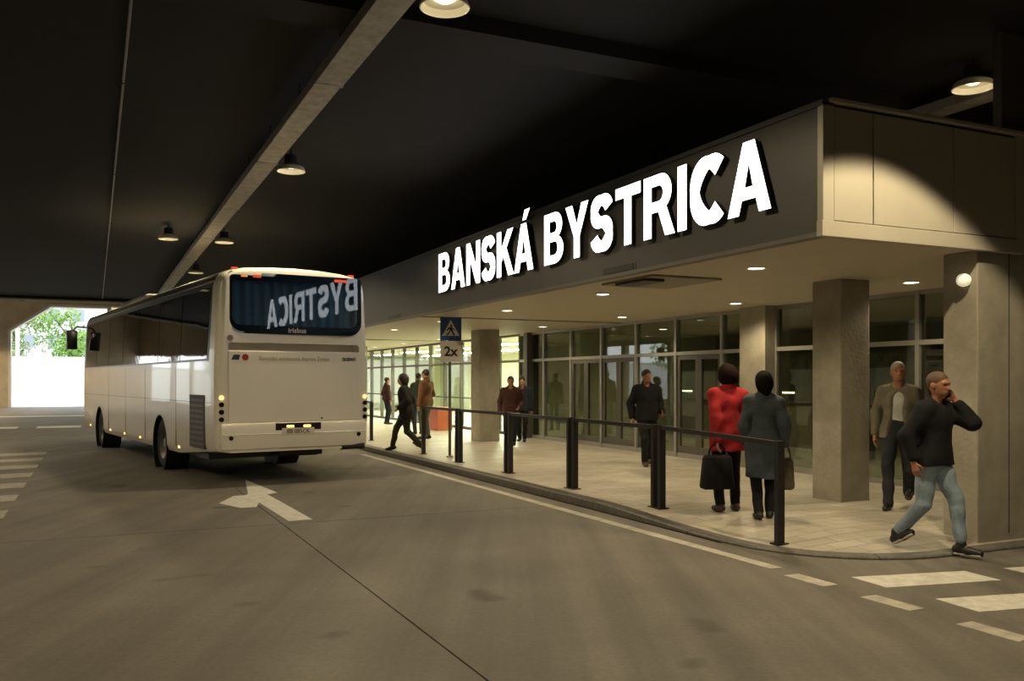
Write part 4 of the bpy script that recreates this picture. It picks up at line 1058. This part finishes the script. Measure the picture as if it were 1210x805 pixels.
# woman in red coat with a dark bag
r3, k3 = person('woman in a red jacket with dark curly hair holding a black bag', 2.56, 10.55, 6, 1.72,
    dict(ST, wrR=(.20, .12, .95), wrL=(-.18, -.14, .88), head=-12, anR=(.11, .03, .085), anL=(-.10, -.02, .085)),
    dict(top=C_RED, trousers=C_BLK, shoes=SHOEB, hair='puffy', haircol=mat('hair_auburn', (.012, .005, .004), .8, spec=.1, noise=(40, .6)), hem=.74, thick=.045, flare=.015, build=.98, long=False, top_name='coat', wr=.007), vox=.010)
# woman in blue-grey coat
r4, k4 = person('woman in a long blue grey coat with dark bobbed hair', 2.83, 10.0, -8, 1.64,
    dict(ST, wrR=(.25, .04, .90), wrL=(-.20, .10, .92), anR=(.08, .05, .085), anL=(-.06, -.05, .085), head=10, skirt=0),
    dict(top=C_GRY, trousers=C_BLK, shoes=SHOE, hair='bob', haircol=mat('hair_black', (.005, .0045, .0045), .8, spec=.1), hem=.50, thick=.035, flare=.015, long=True, build=.97, top_name='coat', wr=.007), vox=.010)
# man in black walking to the road
person('man in a black jacket and black trousers standing in front of the glass doors', 2.45, 16.2, -168, 1.76,
    dict(wrR=(.27, -.04, .88), wrL=(-.24, .14, .98), anR=(.07, .10, .085), anL=(-.07, -.12, .10), pitL=-14, drop=.02, head=8),
    dict(top=C_BLK, trousers=C_BLK, shoes=SHOEB, hair='short', hem=.84, thick=.045, build=1.08, skin=SKIN2), vox=.012)
# two people coming out of the lit hall
person('person in a dark maroon jacket and navy trousers walking out of the lit hall', -.03, 20.6, 176, 1.66,
    dict(wrR=(.27, .0, .88), wrL=(-.22, .16, 1.0), anR=(.08, .12, .085), anL=(-.07, -.16, .11), pitL=-18, drop=.02),
    dict(top=C_MAROON, trousers=C_DNAVY, shoes=SHOE, hair='short', hem=.86, thick=.04, build=1.08), vox=.013)
person('person in a dark jacket following close behind the one in maroon', .26, 22.6, 170, 1.64,
    dict(ST, anR=(.08, -.08, .09), anL=(-.08, .10, .085), drop=.01),
    dict(top=C_DNAVY, trousers=C_BLK, shoes=SHOE, hair='short', hem=.84, thick=.04), vox=.013)
# walker by the sign with a bundle
r8, k8 = person('person in a dark hooded coat striding towards the bus', -2.32, 19.6, 86, 1.74,
    dict(wrR=(.22, .16, 1.02), wrL=(-.24, .12, .96), anR=(.09, .34, .10), anL=(-.08, -.34, .15), pitL=-34, pitR=10, drop=.06, lean=.07, nod=-8),
    dict(top=cloth('coat_dark', (.016, .013, .012)), trousers=cloth('trousers_blackbrown', (.03, .028, .02)), shoes=SHOE, hair='bob', hem=.76, thick=.05, build=1.08, top_name='coat'), vox=.012)
person('person in a brown jacket and grey trousers standing beside the orange counter', -2.28, 23.6, 60, 1.84,
    dict(ST, wrR=(.2, .2, 1.0)), dict(top=C_TAN, trousers=C_GREYT, shoes=SHOE, hair='short', hem=.84, thick=.035), vox=.013)
person('person in a dark green jacket standing behind the one in brown', -2.72, 25.8, 30, 1.76,
    dict(ST), dict(top=C_GREEN, trousers=C_DKJ, shoes=SHOE, hair='short', hem=.84, thick=.03), vox=.014)
person('person in a dark red brown top standing alone by the far lit windows', -4.45, 31.6, -60, 1.66,
    dict(ST, wrL=(-.2, .16, 1.0)), dict(top=C_MAROON, trousers=C_DNAVY, shoes=SHOE, hair='short', hem=.90, thick=.03), vox=.015)

# bags
def bag(name, label, X, Y, zb, w, d, hgt, m, yaw):
    o = Thing(name, (0, 0, 0), M=Matrix.Translation((X, Y, zb)) @ Matrix.Rotation(R(yaw), 4, 'Z'), label=label, category='bag')
    b = MB().bbox((-w/2, -d/2, 0), (w/2, d/2, hgt), .04)
    for i, p in enumerate(b.v):      # sagging, wider at the bottom
        f = 1.12 - .22*p[2]/hgt; b.v[i] = (p[0]*f, p[1]*f, p[2])
    o.part('pouch', b, m, 60)
    pts = [(-w*.28, 0, hgt-.01)] + [(w*.28*math.cos(PI - PI*t/8), 0, hgt + .13*math.sin(PI*t/8)) for t in range(1, 8)] + [(w*.28, 0, hgt-.01)]
    o.part('handle', MB().tube(pts, .010, 6), m)
bag('shopping_bag', 'black bag hanging at the knees of the woman in red', 2.56-.16, 10.40, .1+.28, .36, .16, .40, C_BLK, 5)
bag('handbag', 'olive brown handbag at the side of the woman in the long coat', 2.83+.265, 10.03, .1+.32, .16, .14, .36, cloth('bag_olive', (.08, .068, .045)), -5)
